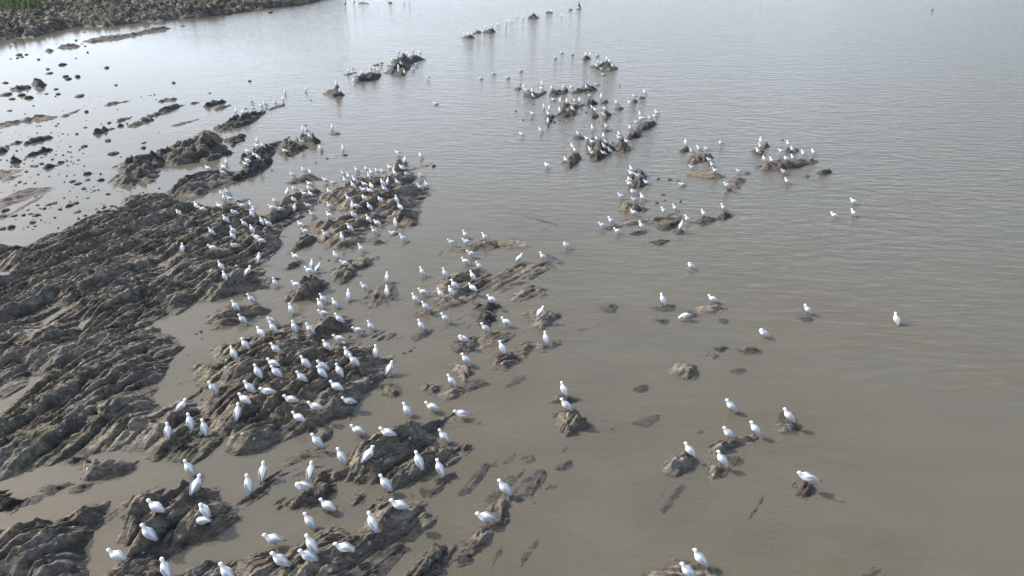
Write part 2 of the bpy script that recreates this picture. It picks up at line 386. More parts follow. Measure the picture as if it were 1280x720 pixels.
o = rock(SHELF, 0.29, 'rocky_shore', strike=64, amp=0.235, period=0.52, skirt=0.5, seed=5, pools=POOLS, cellmul=0.95,
         bumps=[(375,245,26,.15),(330,295,22,.22),(215,365,24,.2),(130,420,26,.18),(60,440,30,.2),(30,410,26,.18),(170,455,34,.2),(160,500,26,.2),(240,330,30,.15),(300,345,26,.12),(150,340,30,.1)])
o['kind'] = 'structure'
FAR = [(-160,60),(-40,54),(0,51),(20,47),(42,47),(60,41),(75,37),(95,33),(130,33),(165,29),(205,27),(222,23),(245,22),(290,17),(320,13),(345,9),(380,6),(400,1),(425,-6),(430,-22),(300,-60),(-200,-60)]
o = rock(FAR, 0.6, 'far_shore', mat=M_MID, strike=35, amp=0.5, period=1.3, skirt=0.9, rough=3.0, seed=9, cellmul=1.0)
o['kind'] = 'structure'

# ------------------------------------------------------------------ outcrops, each its own thing: (outline in the photo, height, options, label)
B, D, P_ = 'M_ROCK', 'M_DARK', 'M_PURP'
RK = [
 ([(196,245),(205,235),(222,225),(241,215),(255,211),(272,207),(283,207),(292,213),(289,229),(278,232),(265,236),(250,243),(235,247),(215,243)], .36, dict(amp=.20,period=.5,m='M_MID'), 'long smooth slab with an undercut edge, just below the domed boulder heap'),
 ([(142,207),(156,197),(169,190),(184,187),(200,185),(212,175),(228,171),(243,172),(246,162),(256,157),(264,159),(271,167),(275,174),(283,182),(278,192),(270,199),(258,201),(240,203),(222,207),(205,205),(197,217),(189,227),(175,228),(166,233),(153,236),(137,231),(133,225),(143,215),(152,207)], .45, dict(amp=.22,period=.6,bumps=[(257,176,12,.55),(232,187,10,.29),(262,192,9,.25),(215,190,12,.2),(178,200,12,.2),(154,224,9,.2)]), 'heap of rounded boulders crowned by one tall dark dome'),
 ([(274,170),(284,171),(293,168),(304,164),(307,170),(302,176),(293,179),(291,183),(287,179),(279,177)], .25, dict(m=D), 'low dark broken rock just right of the domed boulder heap'),
 ([(279,190),(285,186),(291,190),(287,193),(281,193)], .2, dict(m=D), 'small dark stone at the lower right foot of the domed boulder heap'),
 ([(265,162),(272,156),(278,151),(291,144),(302,142),(313,139),(327,135),(335,136),(332,142),(321,148),(312,155),(292,160),(276,165)], .30, dict(m=D), 'dark ridge running up right from the tall domed boulder'),
 ([(335,136),(345,131),(356,127),(357,131),(345,135),(337,138)], .10, dict(m=D), 'thin low ledge at the far tip of the dark boulder ridge'),
 ([(288,223),(296,214),(303,208),(301,193),(312,188),(320,184),(330,181),(338,177),(341,172),(357,168),(364,170),(352,177),(345,190),(338,199),(331,203),(330,211),(318,217),(306,223),(296,227),(289,228)], .35, dict(m=D,bumps=[(333,192,10,.25)]), 'angular rock crowded with gulls right of the undercut slab'),
 ([(348,188),(346,182),(353,175),(365,172),(372,178),(384,185),(370,193),(358,196),(349,194)], .2, dict(m=D), 'small weedy rock between the angular gull rock and the oval hump'),
 ([(368,172),(376,168),(387,167),(397,172),(398,177),(391,182),(380,180),(370,177)], .32, dict(m=D), 'oval weedy hump with three gulls at its far edge'),
 ([(410,166),(425,165),(422,169),(412,169)], .08, dict(m=D), 'tiny dark ledge with a single gull, right of the oval hump'),
 ([(421,194),(434,191),(433,194),(424,196)], .06, dict(m=D), 'thin awash ledge holding a single gull left of the forked rock'),
 ([(357,229),(365,223),(378,218),(390,217),(408,221),(402,224),(384,227),(365,230)], .18, dict(m=D), 'pointed dark wedge rock with three gulls above the shelf channel'),
 ([(402,254),(405,239),(412,230),(430,222),(445,216),(480,214),(487,209),(491,201),(497,193),(505,197),(508,203),(518,203),(525,199),(535,198),(538,204),(534,209),(520,209),(512,212),(518,223),(533,226),(537,236),(530,245),(523,258),(519,270),(517,281),(505,284),(496,280),(480,275),(472,283),(459,283),(455,292),(453,301),(440,306),(421,309),(402,307),(396,300),(399,290),(385,289),(374,284),(380,275),(395,269),(410,271),(423,264),(432,262),(428,258),(415,258)], .42, dict(amp=.24,period=.55,strike=52,skirt=.3,bumps=[(497,205,8,.35),(446,222,12,.2),(475,248,20,.15),(430,245,16,.15),(500,245,18,.1)]), 'large slabby outcrop crowded with gulls, forked at its far right end'),
 ([(359,315),(369,302),(374,294),(384,289),(395,291),(397,296),(389,304),(376,309),(365,315)], .25, dict(), 'narrow layered rock at the lower left foot of the crowded outcrop'),
 ([(463,300),(470,296),(482,298),(484,302),(470,305)], .18, dict(m=D), 'small knobbly rock below the right side of the crowded outcrop'),
 ([(416,347),(421,332),(430,325),(438,318),(452,315),(466,317),(468,322),(462,330),(448,337),(440,345),(430,352),(423,354)], .28, dict(), 'ridged rock with two gulls below the crowded outcrop'),
 ([(353,333),(362,328),(378,322),(376,328),(365,336),(357,337)], .14, dict(), 'small flat rock with one gull in the narrow channel'),
 ([(354,375),(363,364),(371,351),(380,343),(392,341),(404,343),(408,354),(399,362),(384,371),(365,378)], .38, dict(amp=.2), 'blocky rock with a cluster of four gulls in the channel'),
 ([(324,356),(330,353),(336,356),(333,359),(326,360)], .1, dict(), 'small oval stone beside the shelf tip in the channel'),
 ([(262,401),(275,381),(294,379),(310,380),(320,378),(331,382),(335,390),(329,397),(312,399),(300,402),(284,407),(271,410)], .24, dict(amp=.2,period=.4), 'two parallel tilted slabs with two gulls left of mid frame'),
 ([(247,472),(242,461),(247,446),(264,441),(268,429),(278,418),(300,411),(325,403),(340,396),(355,390),(378,386),(382,392),(381,405),(380,412),(388,404),(388,396),(398,388),(415,384),(430,386),(432,398),(440,404),(442,410),(436,422),(443,417),(458,418),(475,413),(492,407),(487,417),(470,425),(462,436),(477,436),(488,442),(489,455),(478,478),(467,487),(455,492),(446,505),(441,519),(432,527),(412,528),(407,533),(400,541),(387,542),(370,543),(350,548),(335,555),(320,558),(300,558),(283,553),(275,542),(265,525),(258,512),(262,503),(270,492),(262,485),(252,482)], .46, dict(amp=.26,period=.52,strike=48,skirt=.38,pools=[[(400,428),(412,420),(430,414),(440,414),(436,424),(425,430),(412,438),(400,440)]],bumps=[(300,455,26,.2),(360,430,26,.15),(400,520,22,.2),(300,530,24,.2)]), 'largest central outcrop, long tilted beds crowded with gulls'),
 ([(572,315),(582,307),(595,297),(605,292),(614,297),(622,302),(622,310),(605,312),(592,313),(580,316)], .16, dict(), 'low muddy rock with four gulls at the top of the middle group'),
 ([(620,304),(630,297),(640,296),(657,300),(663,308),(650,311),(635,310),(625,308)], .15, dict(), 'reddish rounded low rock without gulls, beside the four gull rock'),
 ([(507,387),(527,377),(540,370),(546,361),(550,350),(560,342),(575,334),(590,331),(612,339),(632,331),(640,326),(657,326),(660,337),(640,347),(620,357),(600,367),(575,378),(550,386),(535,393),(514,393)], .20, dict(amp=.16,period=.5,skirt=.22), 'long half drowned ridge lined with gulls in the middle of the frame'),
 ([(636,346),(655,334),(668,328),(682,326),(691,333),(675,342),(655,352),(635,361),(617,365),(622,356)], .10, dict(amp=.1,skirt=.2), 'thin parallel ledge along the right side of the long gull ridge'),
 ([(595,380),(605,378),(617,377),(625,382),(616,392),(620,405),(605,407),(598,397)], .10, dict(m=D,amp=.12,strike=42,period=.3,rough=2.2), 'knobbly dark mussel patch below the long gull ridge'),
 ([(640,376),(650,362),(665,355),(682,359),(681,369),(662,372),(648,378)], .10, dict(), 'knobbly low rock without gulls right of the mussel patch'),
 ([(597,427),(605,415),(618,412),(630,408),(641,416),(628,430),(602,436)], .10, dict(skirt=.25), 'flat brown rock with two gulls below the mussel patch'),
 ([(567,432),(575,421),(595,419),(600,430),(585,440),(572,440)], .10, dict(m=D), 'small weedy rock with one tucked gull left of the flat brown rock'),
 ([(615,453),(620,442),(637,436),(648,441),(647,450),(632,462),(618,459)], .16, dict(m=P_), 'small purplish mound with a gull on its far edge'),
 ([(647,437),(652,427),(667,426),(680,430),(705,420),(707,423),(690,434),(678,438),(665,436),(655,446)], .10, dict(), 'weedy rock with a thin pointed tail and one gull'),
 ([(655,391),(665,386),(690,386),(701,395),(690,402),(677,413),(666,403)], .12, dict(skirt=.25), 'round weedy rock with one gull left of open water'),
 ([(565,457),(567,450),(580,453),(590,456),(591,467),(580,476),(570,466)], .12, dict(), 'brown hump with one gull, above the two pebbly rocks'),
 ([(530,482),(540,479),(551,484),(541,493),(534,488)], .08, dict(), 'small bare half drowned rock between two larger gull outcrops'),
 ([(552,491),(565,482),(575,482),(578,490),(565,497),(555,497)], .12, dict(), 'small rounded rock under one gull, left of the pebbly patch'),
 ([(582,482),(590,474),(602,472),(608,480),(588,488)], .07, dict(), 'low pebbly patch right of a gull topped small rock'),
 ([(452,368),(467,357),(490,352),(493,370),(477,381),(465,383),(456,378)], .10, dict(m=P_,skirt=.22), 'flat reddish rock awash with three gulls'),
 ([(518,421),(530,414),(538,414),(530,421),(521,424)], .06, dict(m=D), 'slim awash stone under a single gull below the long ridge'),
 ([(479,483),(485,475),(497,481),(501,492),(490,498),(481,492)], .12, dict(), 'rounded brown lump at the right edge of the largest outcrop'),
 ([(412,587),(420,578),(432,576),(430,562),(440,550),(450,542),(467,530),(487,527),(502,516),(522,519),(533,514),(555,508),(567,510),(570,518),(562,528),(547,536),(538,547),(530,558),(515,568),(505,577),(490,588),(478,598),(462,598),(450,606),(442,603),(446,590),(432,597),(425,600),(415,600)], .45, dict(amp=.24,strike=45,bumps=[(505,535,18,.2),(460,570,18,.15)]), 'broad brown outcrop with gulls, right of the central pool and below it'),
 ([(482,595),(495,583),(512,573),(522,561),(537,552),(568,553),(573,563),(562,575),(545,582),(535,592),(520,598),(505,605),(490,612),(483,605)], .24, dict(amp=.18,strike=45), 'lumpy rock strip along the lower right side of the broad outcrop'),
 ([(537,618),(550,605),(566,591),(563,600),(550,611),(541,619)], .08, dict(m=D), 'slim pointed sliver of rock below the lumpy rock strip'),
 ([(575,560),(580,552),(588,556),(586,562),(578,566)], .14, dict(m=P_), 'small lone bumpy boulder right of the lumpy rock strip'),
 ([(347,627),(365,617),(387,604),(402,590),(411,590),(408,602),(415,612),(402,622),(384,632),(366,637),(357,632),(352,625)], .22, dict(strike=48), 'triangular rock with a pointed left tip and a crouched gull'),
 ([(300,632),(306,622),(320,613),(332,600),(345,589),(361,584),(358,593),(337,605),(325,617),(307,630)], .12, dict(amp=.1,strike=50), 'slim ridge with two gulls standing along it'),
 ([(360,577),(377,565),(392,558),(407,555),(405,564),(387,571),(366,577)], .08, dict(), 'thin low spine of rock under one gull beneath the largest outcrop'),
 ([(442,623),(450,614),(453,625),(445,628)], .1, dict(), 'small broken rock between the triangular rock and the big lower slab'),
 ([(285,745),(300,715),(300,697),(312,687),(325,678),(345,683),(352,677),(372,662),(385,650),(393,644),(412,639),(428,642),(437,650),(450,640),(455,631),(460,624),(475,614),(495,613),(512,622),(525,620),(536,628),(542,648),(536,661),(515,664),(495,674),(475,687),(455,698),(440,708),(430,722),(422,745)], .40, dict(amp=.22,period=.5,strike=46,bumps=[(495,640,20,.15)]), 'big cracked brown slab at the bottom, crossed by long diagonal joints'),
 ([(440,712),(475,692),(500,682),(490,700),(470,725),(450,745),(430,745)], .06, dict(skirt=.2), 'smooth half drowned apron along the right side of the cracked slab'),
 ([(513,716),(529,707),(527,695),(538,684),(538,673),(544,673),(553,677),(556,689),(549,704),(545,718),(542,745),(500,745)], .24, dict(strike=58), 'steep rough rock standing at the bottom edge, right of the cracked slab'),
 ([(553,703),(560,687),(567,680),(572,684),(565,695),(558,704)], .12, dict(strike=58), 'finger of rock just right of the steep rough rock'),
 ([(573,703),(577,693),(590,692),(585,702)], .09, dict(m=D), 'small weedy clump at the bottom, below the gull rock'),
 ([(580,688),(584,678),(595,662),(604,657),(610,667),(604,680),(593,688)], .14, dict(), 'brown rock directly below a gull near the bottom center'),
 ([(613,636),(624,622),(638,619),(641,629),(631,635),(634,644),(638,652),(627,659),(619,650),(622,641)], .12, dict(), 'crooked brown rock between the two lone gulls near bottom center'),
 ([(580,615),(594,596),(604,578),(609,581),(599,600),(585,614)], .07, dict(amp=.03), 'straight narrow rib of rock lying alone like a log'),
 ([(655,574),(664,570),(666,575),(657,578)], .05, dict(), 'tiny awash knob right of the log like rib'),
 ([(663,610),(674,590),(677,591),(671,606),(666,615)], .07, dict(), 'small upright awash crest lower right of the log like rib'),
 ([(700,584),(713,577),(714,579),(703,586)], .05, dict(), 'tiny awash sliver pointing toward open water'),
 ([(697,517),(705,509),(720,504),(722,515),(733,527),(731,535),(718,538),(710,543),(702,538),(699,527)], .22, dict(bumps=[(722,522,6,.1)]), 'cracked boulder pile with a gull at its top, right of mid frame'),
 ([(695,501),(697,493),(712,491),(718,500),(710,504)], .15, dict(m=P_), 'reddish rock under the upper gull of the lone pair'),
 ([(840,467),(845,457),(852,449),(870,452),(872,465),(867,472),(857,476),(845,471)], .17, dict(amp=.05), 'round dome shaped rock without gulls in open brown water'),
 ([(885,443),(890,438),(896,444),(891,448)], .08, dict(), 'small round stone upper right of the bare dome rock'),
 ([(897,436),(903,432),(908,435),(900,439)], .06, dict(), 'smaller flat stone next to the small round stone'),
 ([(926,436),(932,431),(947,434),(949,439),(937,443),(930,441)], .10, dict(), 'low oval rock without gulls, below a lone preening gull'),
 ([(917,464),(922,461),(929,463),(922,466)], .03, dict(), 'barely showing rock between the bare dome and the oval rock'),
 ([(795,486),(800,481),(807,482),(806,487),(798,488)], .04, dict(), 'tiny awash rock left of the bare dome rock'),
 ([(795,530),(805,523),(822,519),(822,524),(806,531)], .04, dict(), 'slim awash crest in open brown water near bottom right'),
 ([(832,583),(842,570),(852,559),(862,561),(870,572),(867,580),(857,587),(846,592),(835,591)], .24, dict(amp=.07), 'striped rounded rock under the leftmost gull of the right hand group'),
 ([(889,566),(892,555),(902,548),(910,551),(920,545),(935,541),(942,547),(935,553),(920,555),(912,561),(902,568),(895,571)], .16, dict(), 'curved rock holding two gulls on the right'),
 ([(886,583),(890,576),(902,578),(908,585),(903,595),(895,601),(887,593)], .14, dict(amp=.05), 'squat banded rock below the curved rock'),
 ([(914,573),(922,571),(925,577),(918,580)], .04, dict(), 'barely showing lump right of the squat banded rock'),
 ([(966,531),(972,522),(985,526),(999,530),(993,539),(980,541),(971,537)], .13, dict(m=P_), 'reddish rock under the rightmost gull of the right hand group'),
 ([(996,610),(1000,599),(1018,603),(1018,616),(1007,622),(998,618)], .13, dict(m=P_), 'mossy rock under the wing stretching gull'),
 ([(808,717),(816,706),(827,702),(847,693),(866,698),(884,709),(902,716),(905,745),(800,745)], .24, dict(amp=.1), 'brown hump cut by the bottom edge with two gulls'),
 ([(902,402),(903,399),(908,400),(906,403)], .02, dict(), 'tiny dark fleck of rock above a lone preening gull'),
 ([(851,188),(857,183),(862,186),(858,190),(853,190)], .12, dict(m=D), 'small dark stone under one gull at the far left of its group'),
 ([(859,201),(862,194),(870,191),(876,194),(876,204),(866,206)], .26, dict(), 'blocky brown rock amid six gulls on the upper right'),
 ([(876,194),(887,191),(890,197),(885,202),(877,202)], .12, dict(m=D), 'low dark rock touching the blocky brown rock on its right'),
 ([(862,219),(868,212),(883,210),(896,215),(905,217),(902,221),(891,223),(876,221)], .14, dict(), 'flat brown rock below the blocky brown rock'),
 ([(914,225),(919,217),(930,219),(934,223),(927,228),(921,235),(915,240),(905,240),(910,235)], .2, dict(), 'slanted pointed rock with a gull at each end'),
 ([(931,217),(933,214),(937,215),(935,218)], .06, dict(m=D), 'tiny stone off the tip of the slanted pointed rock'),
 ([(941,189),(946,186),(953,188),(952,195),(946,194)], .12, dict(m=D), 'small dark rock left of the horseshoe of gulls'),
 ([(951,182),(957,178),(961,183),(955,185)], .12, dict(m=D), 'small dark rock at the top of the horseshoe of gulls'),
 ([(945,207),(952,202),(971,201),(969,196),(979,194),(990,199),(1001,196),(1016,195),(1027,199),(1020,203),(1001,207),(990,211),(971,213),(951,213)], .26, dict(m=P_), 'long rusty brown rock lined with gulls on the upper right'),
 ([(982,187),(988,184),(997,186),(996,190),(984,191)], .10, dict(m=D), 'small dark stone behind the long rusty rock'),
 ([(1023,216),(1029,210),(1041,212),(1039,217),(1027,219)], .15, dict(m=D), 'lone bare lump right of the long rusty rock'),
 ([(1005,221),(1009,218),(1013,220),(1009,222)], .05, dict(m=D), 'tiny stone between the long rusty rock and the lone lump'),
 ([(774,256),(780,250),(790,249),(806,254),(807,262),(790,267),(777,265)], .28, dict(m=B), 'squat rock with gulls at the left end of the long flat ledge'),
 ([(783,228),(787,212),(795,205),(807,211),(811,219),(807,230),(800,235),(788,233)], .35, dict(m=D), 'tall dark rock heaped with white gulls on its left'),
 ([(775,278),(785,272),(800,272),(815,270),(840,264),(851,266),(852,273),(838,278),(820,281),(800,282),(783,282)], .12, dict(amp=.12), 'long flat ledge with two gulls standing behind it'),
 ([(824,281),(850,272),(851,278),(844,285),(833,288),(825,287)], .10, dict(m=D), 'lower parallel ledge under the long flat ledge'),
 ([(844,288),(850,285),(855,288),(854,294),(847,293)], .12, dict(m=D), 'small pillar stone under one gull at the ledge end'),
 ([(869,277),(880,270),(898,271),(890,277),(877,281)], .12, dict(m=D), 'low rock under the left gull of a pair near mid right'),
 ([(899,275),(903,265),(915,266),(906,275)], .2, dict(m=D), 'wedge rock under the right gull of a pair near mid right'),
 ([(815,303),(825,297),(835,300),(830,305),(823,307)], .08, dict(m=D), 'knobbly bare stone below the long flat ledge'),
 ([(757,284),(768,281),(776,283),(765,286)], .06, dict(), 'thin ledge behind two gulls left of the long flat ledge'),
 ([(790,292),(797,288),(806,289),(804,293),(795,294)], .05, dict(m=D), 'thin stones under one gull below the long flat ledge'),
 ([(818,383),(828,381),(841,380),(842,387),(832,389),(822,386)], .06, dict(m=D), 'low broken rock beside the upright gull, left of the mossy rock'),
 ([(871,384),(879,380),(897,379),(904,386),(889,391),(875,390)], .12, dict(), 'mossy rock with one gull, the right of a scattered trio'),
 ([(821,399),(827,396),(834,400),(830,404),(823,402)], .05, dict(m=D), 'row of tiny knobs below the low broken rock'),
 ([(855,390),(863,389),(871,395),(860,398)], .04, dict(m=D), 'small awash rock between the mossy rock and a feeding gull'),
 ([(1001,397),(1012,394),(1012,400),(1003,401)], .04, dict(m=D), 'small awash rock under the lone gull far to the right'),
 ([(752,385),(760,380),(768,382),(767,390),(756,389)], .05, dict(), 'small awash rock alone right of the long gull ridge'),
 ([(687,119),(690,112),(699,109),(703,114),(695,121)], .25, dict(m=D), 'dark hump in the middle of the farthest mid channel gull row'),
 ([(654,118),(660,114),(674,115),(681,111),(682,116),(674,121),(665,124),(656,121)], .14, dict(m=D), 'dark rocks at the left end of the farthest mid channel gull row'),
 ([(701,114),(709,111),(710,116),(703,117)], .14, dict(m=D), 'small dark knob right of the dark hump'),
 ([(711,115),(716,112),(721,110),(728,107),(740,107),(744,112),(741,116),(731,114),(718,117)], .2, dict(m=D), 'lumpy dark rock at the right end of the farthest mid channel gull row'),
 ([(732,128),(737,123),(746,126),(744,131),(735,134)], .26, dict(m=D), 'rounded dark boulder right of the weedy green topped rock'),
 ([(696,144),(699,134),(709,130),(721,128),(730,127),(729,132),(720,136),(722,142),(715,146),(702,148)], .28, dict(), 'weedy green topped rock in the middle of the upper gull cluster'),
 ([(682,149),(681,142),(693,143),(690,151),(684,157)], .18, dict(m=D), 'dark rock with three gulls at the left end of the weedy green topped rock'),
 ([(740,149),(740,141),(746,139),(748,146),(744,150)], .2, dict(m=D), 'small upright dark stone below the rounded boulder'),
 ([(753,142),(757,139),(762,141),(761,146),(755,150)], .18, dict(m=D), 'small dark stone under two gulls right of the upright stone'),
 ([(752,130),(753,126),(759,125),(759,129)], .14, dict(m=D), 'small round stone right of the rounded boulder'),
 ([(770,136),(773,133),(779,135),(774,139)], .06, dict(m=D), 'tiny split stone under one gull in the upper cluster'),
 ([(789,128),(790,124),(797,125),(796,129)], .12, dict(m=D), 'small stone between two gulls at the upper right of the cluster'),
 ([(799,123),(803,120),(807,121),(805,124)], .10, dict(m=D), 'small stone beside the rightmost upright gull of the cluster'),
 ([(784,172),(787,165),(796,157),(804,150),(813,148),(822,150),(823,155),(815,159),(802,164),(799,171),(787,175)], .26, dict(m=D), 'long dark ridge with a line of gulls at the upper right of the cluster'),
 ([(765,178),(771,172),(781,173),(789,181),(786,187),(776,190),(767,185)], .36, dict(), 'pale topped blocky rock at the foot of the long dark ridge'),
 ([(733,180),(736,172),(742,166),(750,167),(752,173),(765,180),(768,187),(760,195),(752,200),(742,203),(734,198),(732,190)], .32, dict(m=D), 'broad dark rock packed with gulls left of the pale topped block'),
 ([(705,198),(713,189),(724,192),(724,199),(716,208),(709,212),(704,207)], .28, dict(), 'brown boulder with three gulls left of the broad packed rock'),
 ([(718,171),(724,169),(731,173),(722,176)], .08, dict(m=D), 'two tiny stones under a gull above the brown boulder'),
 ([(752,164),(757,161),(764,163),(758,165)], .06, dict(m=D), 'thin ledge under one upright gull above the packed rock'),
 ([(737,83),(745,79),(757,77),(767,78),(773,86),(762,89),(750,87)], .25, dict(m=D), 'dark green rock with six gulls in the upper middle of the bay'),
 ([(728,72),(736,70),(737,74),(730,75)], .15, dict(m=D), 'small rock under one gull above the dark green rock'),
 ([(642,112),(646,109),(651,110),(649,113)], .08, dict(m=D), 'tiny bare stone left of the farthest mid channel gull row'),
 ([(577,47),(585,44),(593,45),(592,48)], .15, dict(m=D), 'leftmost low rock of the far line of gulls'),
 ([(590,42),(597,38),(603,38),(601,41)], .15, dict(m=D), 'slanted second rock of the far line of gulls'),
 ([(604,38),(612,35),(619,37),(617,41),(606,41)], .3, dict(m=D), 'biggest dark hump in the far line of gulls'),
 ([(661,21),(665,17),(673,19),(670,23),(662,22)], .4, dict(m=D), 'dark peaked rock in the upper part of the far line'),
 ([(682,16),(688,14),(692,16),(688,17)], .15, dict(m=D), 'flat rock under the single gull near the end of the far line'),
 ([(720,11),(726,10),(727,12),(722,13)], .08, dict(m=D), 'flat rock under the dark bird at the end of the far line'),
 ([(710,12),(713,11),(716,12),(712,13)], .08, dict(m=D), 'tiny bare rock left of the dark bird on the far line'),
 ([(441,101),(445,94),(460,90),(475,90),(474,99),(460,101),(445,104)], .30, dict(m=D), 'lower left block of the jagged dark islet'),
 ([(475,88),(488,82),(490,71),(497,66),(507,67),(515,65),(531,69),(524,75),(512,81),(507,95),(492,95),(480,91)], .55, dict(m=D,bumps=[(499,75,7,.35)]), 'jagged dark islet crowned with gulls, upper middle left'),
 ([(406,117),(415,110),(425,111),(429,119),(417,121)], .38, dict(m=D), 'lone dark conical rock with two gulls, left of the jagged islet'),
 ([(467,81),(480,76),(476,81)], .1, dict(m=D), 'low dark sliver left of the jagged islet top'),
 ([(430,93),(438,91),(447,89),(446,91),(436,94)], .06, dict(m=D), 'thin awash ledge with two gulls left of the jagged islet'),
 ([(447,3),(453,1),(460,2),(458,4),(449,4)], .25, dict(m=D), 'far low green rock beside dark birds at the top edge'),
 ([(369,9),(373,6),(379,8),(375,10)], .4, dict(m=D), 'dark stone just off the far shore point'),
 ([(102,53),(108,47),(130,43),(160,41),(180,37),(195,34),(213,33),(213,37),(185,42),(150,49),(115,53)], .2, dict(m=D,amp=.2), 'long low dark reef parallel to the far shore'),
 ([(71,60),(80,54),(100,56),(86,60)], .2, dict(m=D), 'small dark reef at the left tip of the long low reef'),
 ([(53,64),(62,60),(68,63),(60,65)], .15, dict(m=D), 'small dark rock below the left tip of the long reef'),
 ([(38,104),(40,99),(47,96),(55,100),(57,108),(50,111),(42,110)], .5, dict(m=D,amp=.1), 'big round boulder alone in the upper left shallows'),
 ([(10,112),(18,108),(25,105),(37,104),(38,110),(20,113)], .22, dict(m=D), 'low dark rocks joined to the left side of the round boulder'),
 ([(-8,157),(0,152),(20,149),(33,152),(22,155),(0,160)], .10, dict(m=B), 'smooth pale grey slab at the left edge, nearer the top'),
 ([(20,153),(30,147),(55,143),(72,143),(75,146),(60,150),(40,152)], .12, dict(m=B,amp=.08), 'smooth pale grey whaleback slab in the upper left shallows'),
 ([(75,146),(88,140),(98,136),(98,139),(84,145)], .06, dict(m=D), 'thin dark spine off the right tip of the whaleback slab'),
 ([(128,133),(140,127),(163,124),(160,127),(140,131)], .10, dict(m=D), 'thin broken reef, topmost in the left shallows'),
 ([(115,166),(128,160),(142,157),(155,152),(158,155),(140,161),(125,167)], .18, dict(m=D), 'dark ragged reef with a pointed lower left end'),
 ([(142,152),(148,147),(163,145),(156,150),(146,153)], .15, dict(m=D), 'short dark reef just above the ragged pointed reef'),
 ([(175,147),(195,138),(215,130),(246,125),(235,130),(210,139),(190,146)], .20, dict(m=D), 'longest slim dark reef in the left shallows'),
 ([(159,157),(172,151),(188,147),(192,150),(178,156),(165,158)], .12, dict(m=D), 'pebbly reef tucked under the longest slim reef'),
 ([(192,126),(205,123),(222,121),(216,126),(197,128)], .12, dict(m=D), 'small broken reef above the longest slim reef'),
 ([(254,131),(265,126),(281,124),(280,128),(266,132),(260,136),(255,135)], .16, dict(m=D), 'upper half of a split flat reef above the dark boulder ridge'),
 ([(262,136),(270,133),(285,129),(289,131),(276,137),(268,138)], .12, dict(m=D), 'lower half of a split flat reef above the dark boulder ridge'),
 ([(214,157),(230,152),(248,148),(240,152),(222,157)], .04, dict(m=B), 'faint awash ledge left of the dark boulder ridge'),
 ([(-6,186),(5,180),(25,173),(26,178),(13,183),(8,189),(-6,194)], .16, dict(m=D), 'dark cobbly patch at the left edge'),
 ([(28,180),(36,174),(50,170),(63,168),(67,172),(46,177),(33,181)], .15, dict(m=D), 'dark cobbly reef right of the cobbly patch'),
 ([(31,193),(45,187),(54,184),(62,182),(63,188),(48,191),(35,195)], .22, dict(m=D), 'upper one of two stubby dark loaf shaped reefs'),
 ([(55,207),(68,201),(80,197),(83,201),(68,206),(58,208)], .22, dict(m=D), 'lower one of two stubby dark loaf shaped reefs'),
 ([(13,201),(20,196),(25,199),(22,203),(15,204)], .2, dict(m=D), 'small dark knob left of the two loaf shaped reefs'),
 ([(-6,218),(10,210),(28,209),(25,214),(8,220),(-6,226)], .12, dict(m=B), 'grey striped slab at the left edge below the loaf shaped reefs'),
 ([(0,224),(12,219),(27,216),(20,221),(5,228)], .10, dict(m=D), 'thin dark ridge just under the grey striped slab'),
 ([(-12,260),(-5,248),(20,240),(35,234),(48,232),(62,235),(50,243),(25,252),(5,260)], .12, dict(m=P_,amp=.1,strike=50), 'long smooth purplish slab at the left edge above the main shelf'),
 ([(-12,280),(0,272),(20,262),(45,248),(63,236),(50,247),(25,262),(0,275)], .03, dict(m=P_,amp=.05), 'half drowned lower flank of the purplish slab'),
 ([(104,592),(103,573),(112,568),(122,565),(145,564),(160,568),(170,573),(168,585),(150,592),(120,600),(108,600)], .34, dict(amp=.10,strike=35), 'rounded oval boulder lying between the main shelf and the lower slabs'),
 ([(-8,617),(6,614),(18,616),(33,622),(26,631),(8,640),(-8,644)], .2, dict(m=D), 'dark bumpy rock at the left edge above the biggest lower slab'),
 ([(-25,655),(0,650),(15,645),(32,645),(42,635),(54,631),(62,635),(80,625),(95,616),(110,611),(130,608),(147,609),(146,630),(130,650),(112,665),(115,685),(105,705),(92,745),(-25,745)], .50, dict(amp=.24,period=.6,strike=54,bumps=[(60,700,40,.2)]), 'biggest bare brown slab in the bottom left corner'),
 ([(160,632),(160,620),(172,605),(185,600),(200,593),(205,602),(220,588),(230,586),(247,586),(260,594),(270,606),(278,625),(286,635),(292,650),(283,662),(262,675),(240,680),(225,690),(208,700),(200,712),(195,745),(120,745),(132,708),(150,690),(160,670),(157,648)], .46, dict(amp=.25,period=.42,strike=58), 'steeply ribbed rock with seven gulls at the lower left'),
 ([(232,715),(240,704),(260,697),(275,698),(291,703),(292,745),(226,745)], .25, dict(), 'brown rock at the bottom edge, between ribbed rock and cracked slab'),
 ([(52,612),(60,606),(70,604),(82,607),(68,617),(58,618)], .14, dict(m=D), 'small dark rock in the channel above the biggest lower slab'),
 ([(92,611),(100,604),(111,603),(108,609),(99,614)], .12, dict(m=D), 'small dark rock just below the oval boulder'),
 ([(85,577),(93,570),(101,567),(103,574),(93,579)], .15, dict(), 'small rounded rock touching the shelf left of the oval boulder'),
 ([(38,624),(45,620),(51,621),(46,627),(40,627)], .06, dict(), 'tiny rock in the channel left of the small dark rock'),
]
mats = {'M_MID': M_MID, 'M_ROCK': M_ROCK, 'M_DARK': M_DARK, 'M_PURP': M_PURP}
rl = []
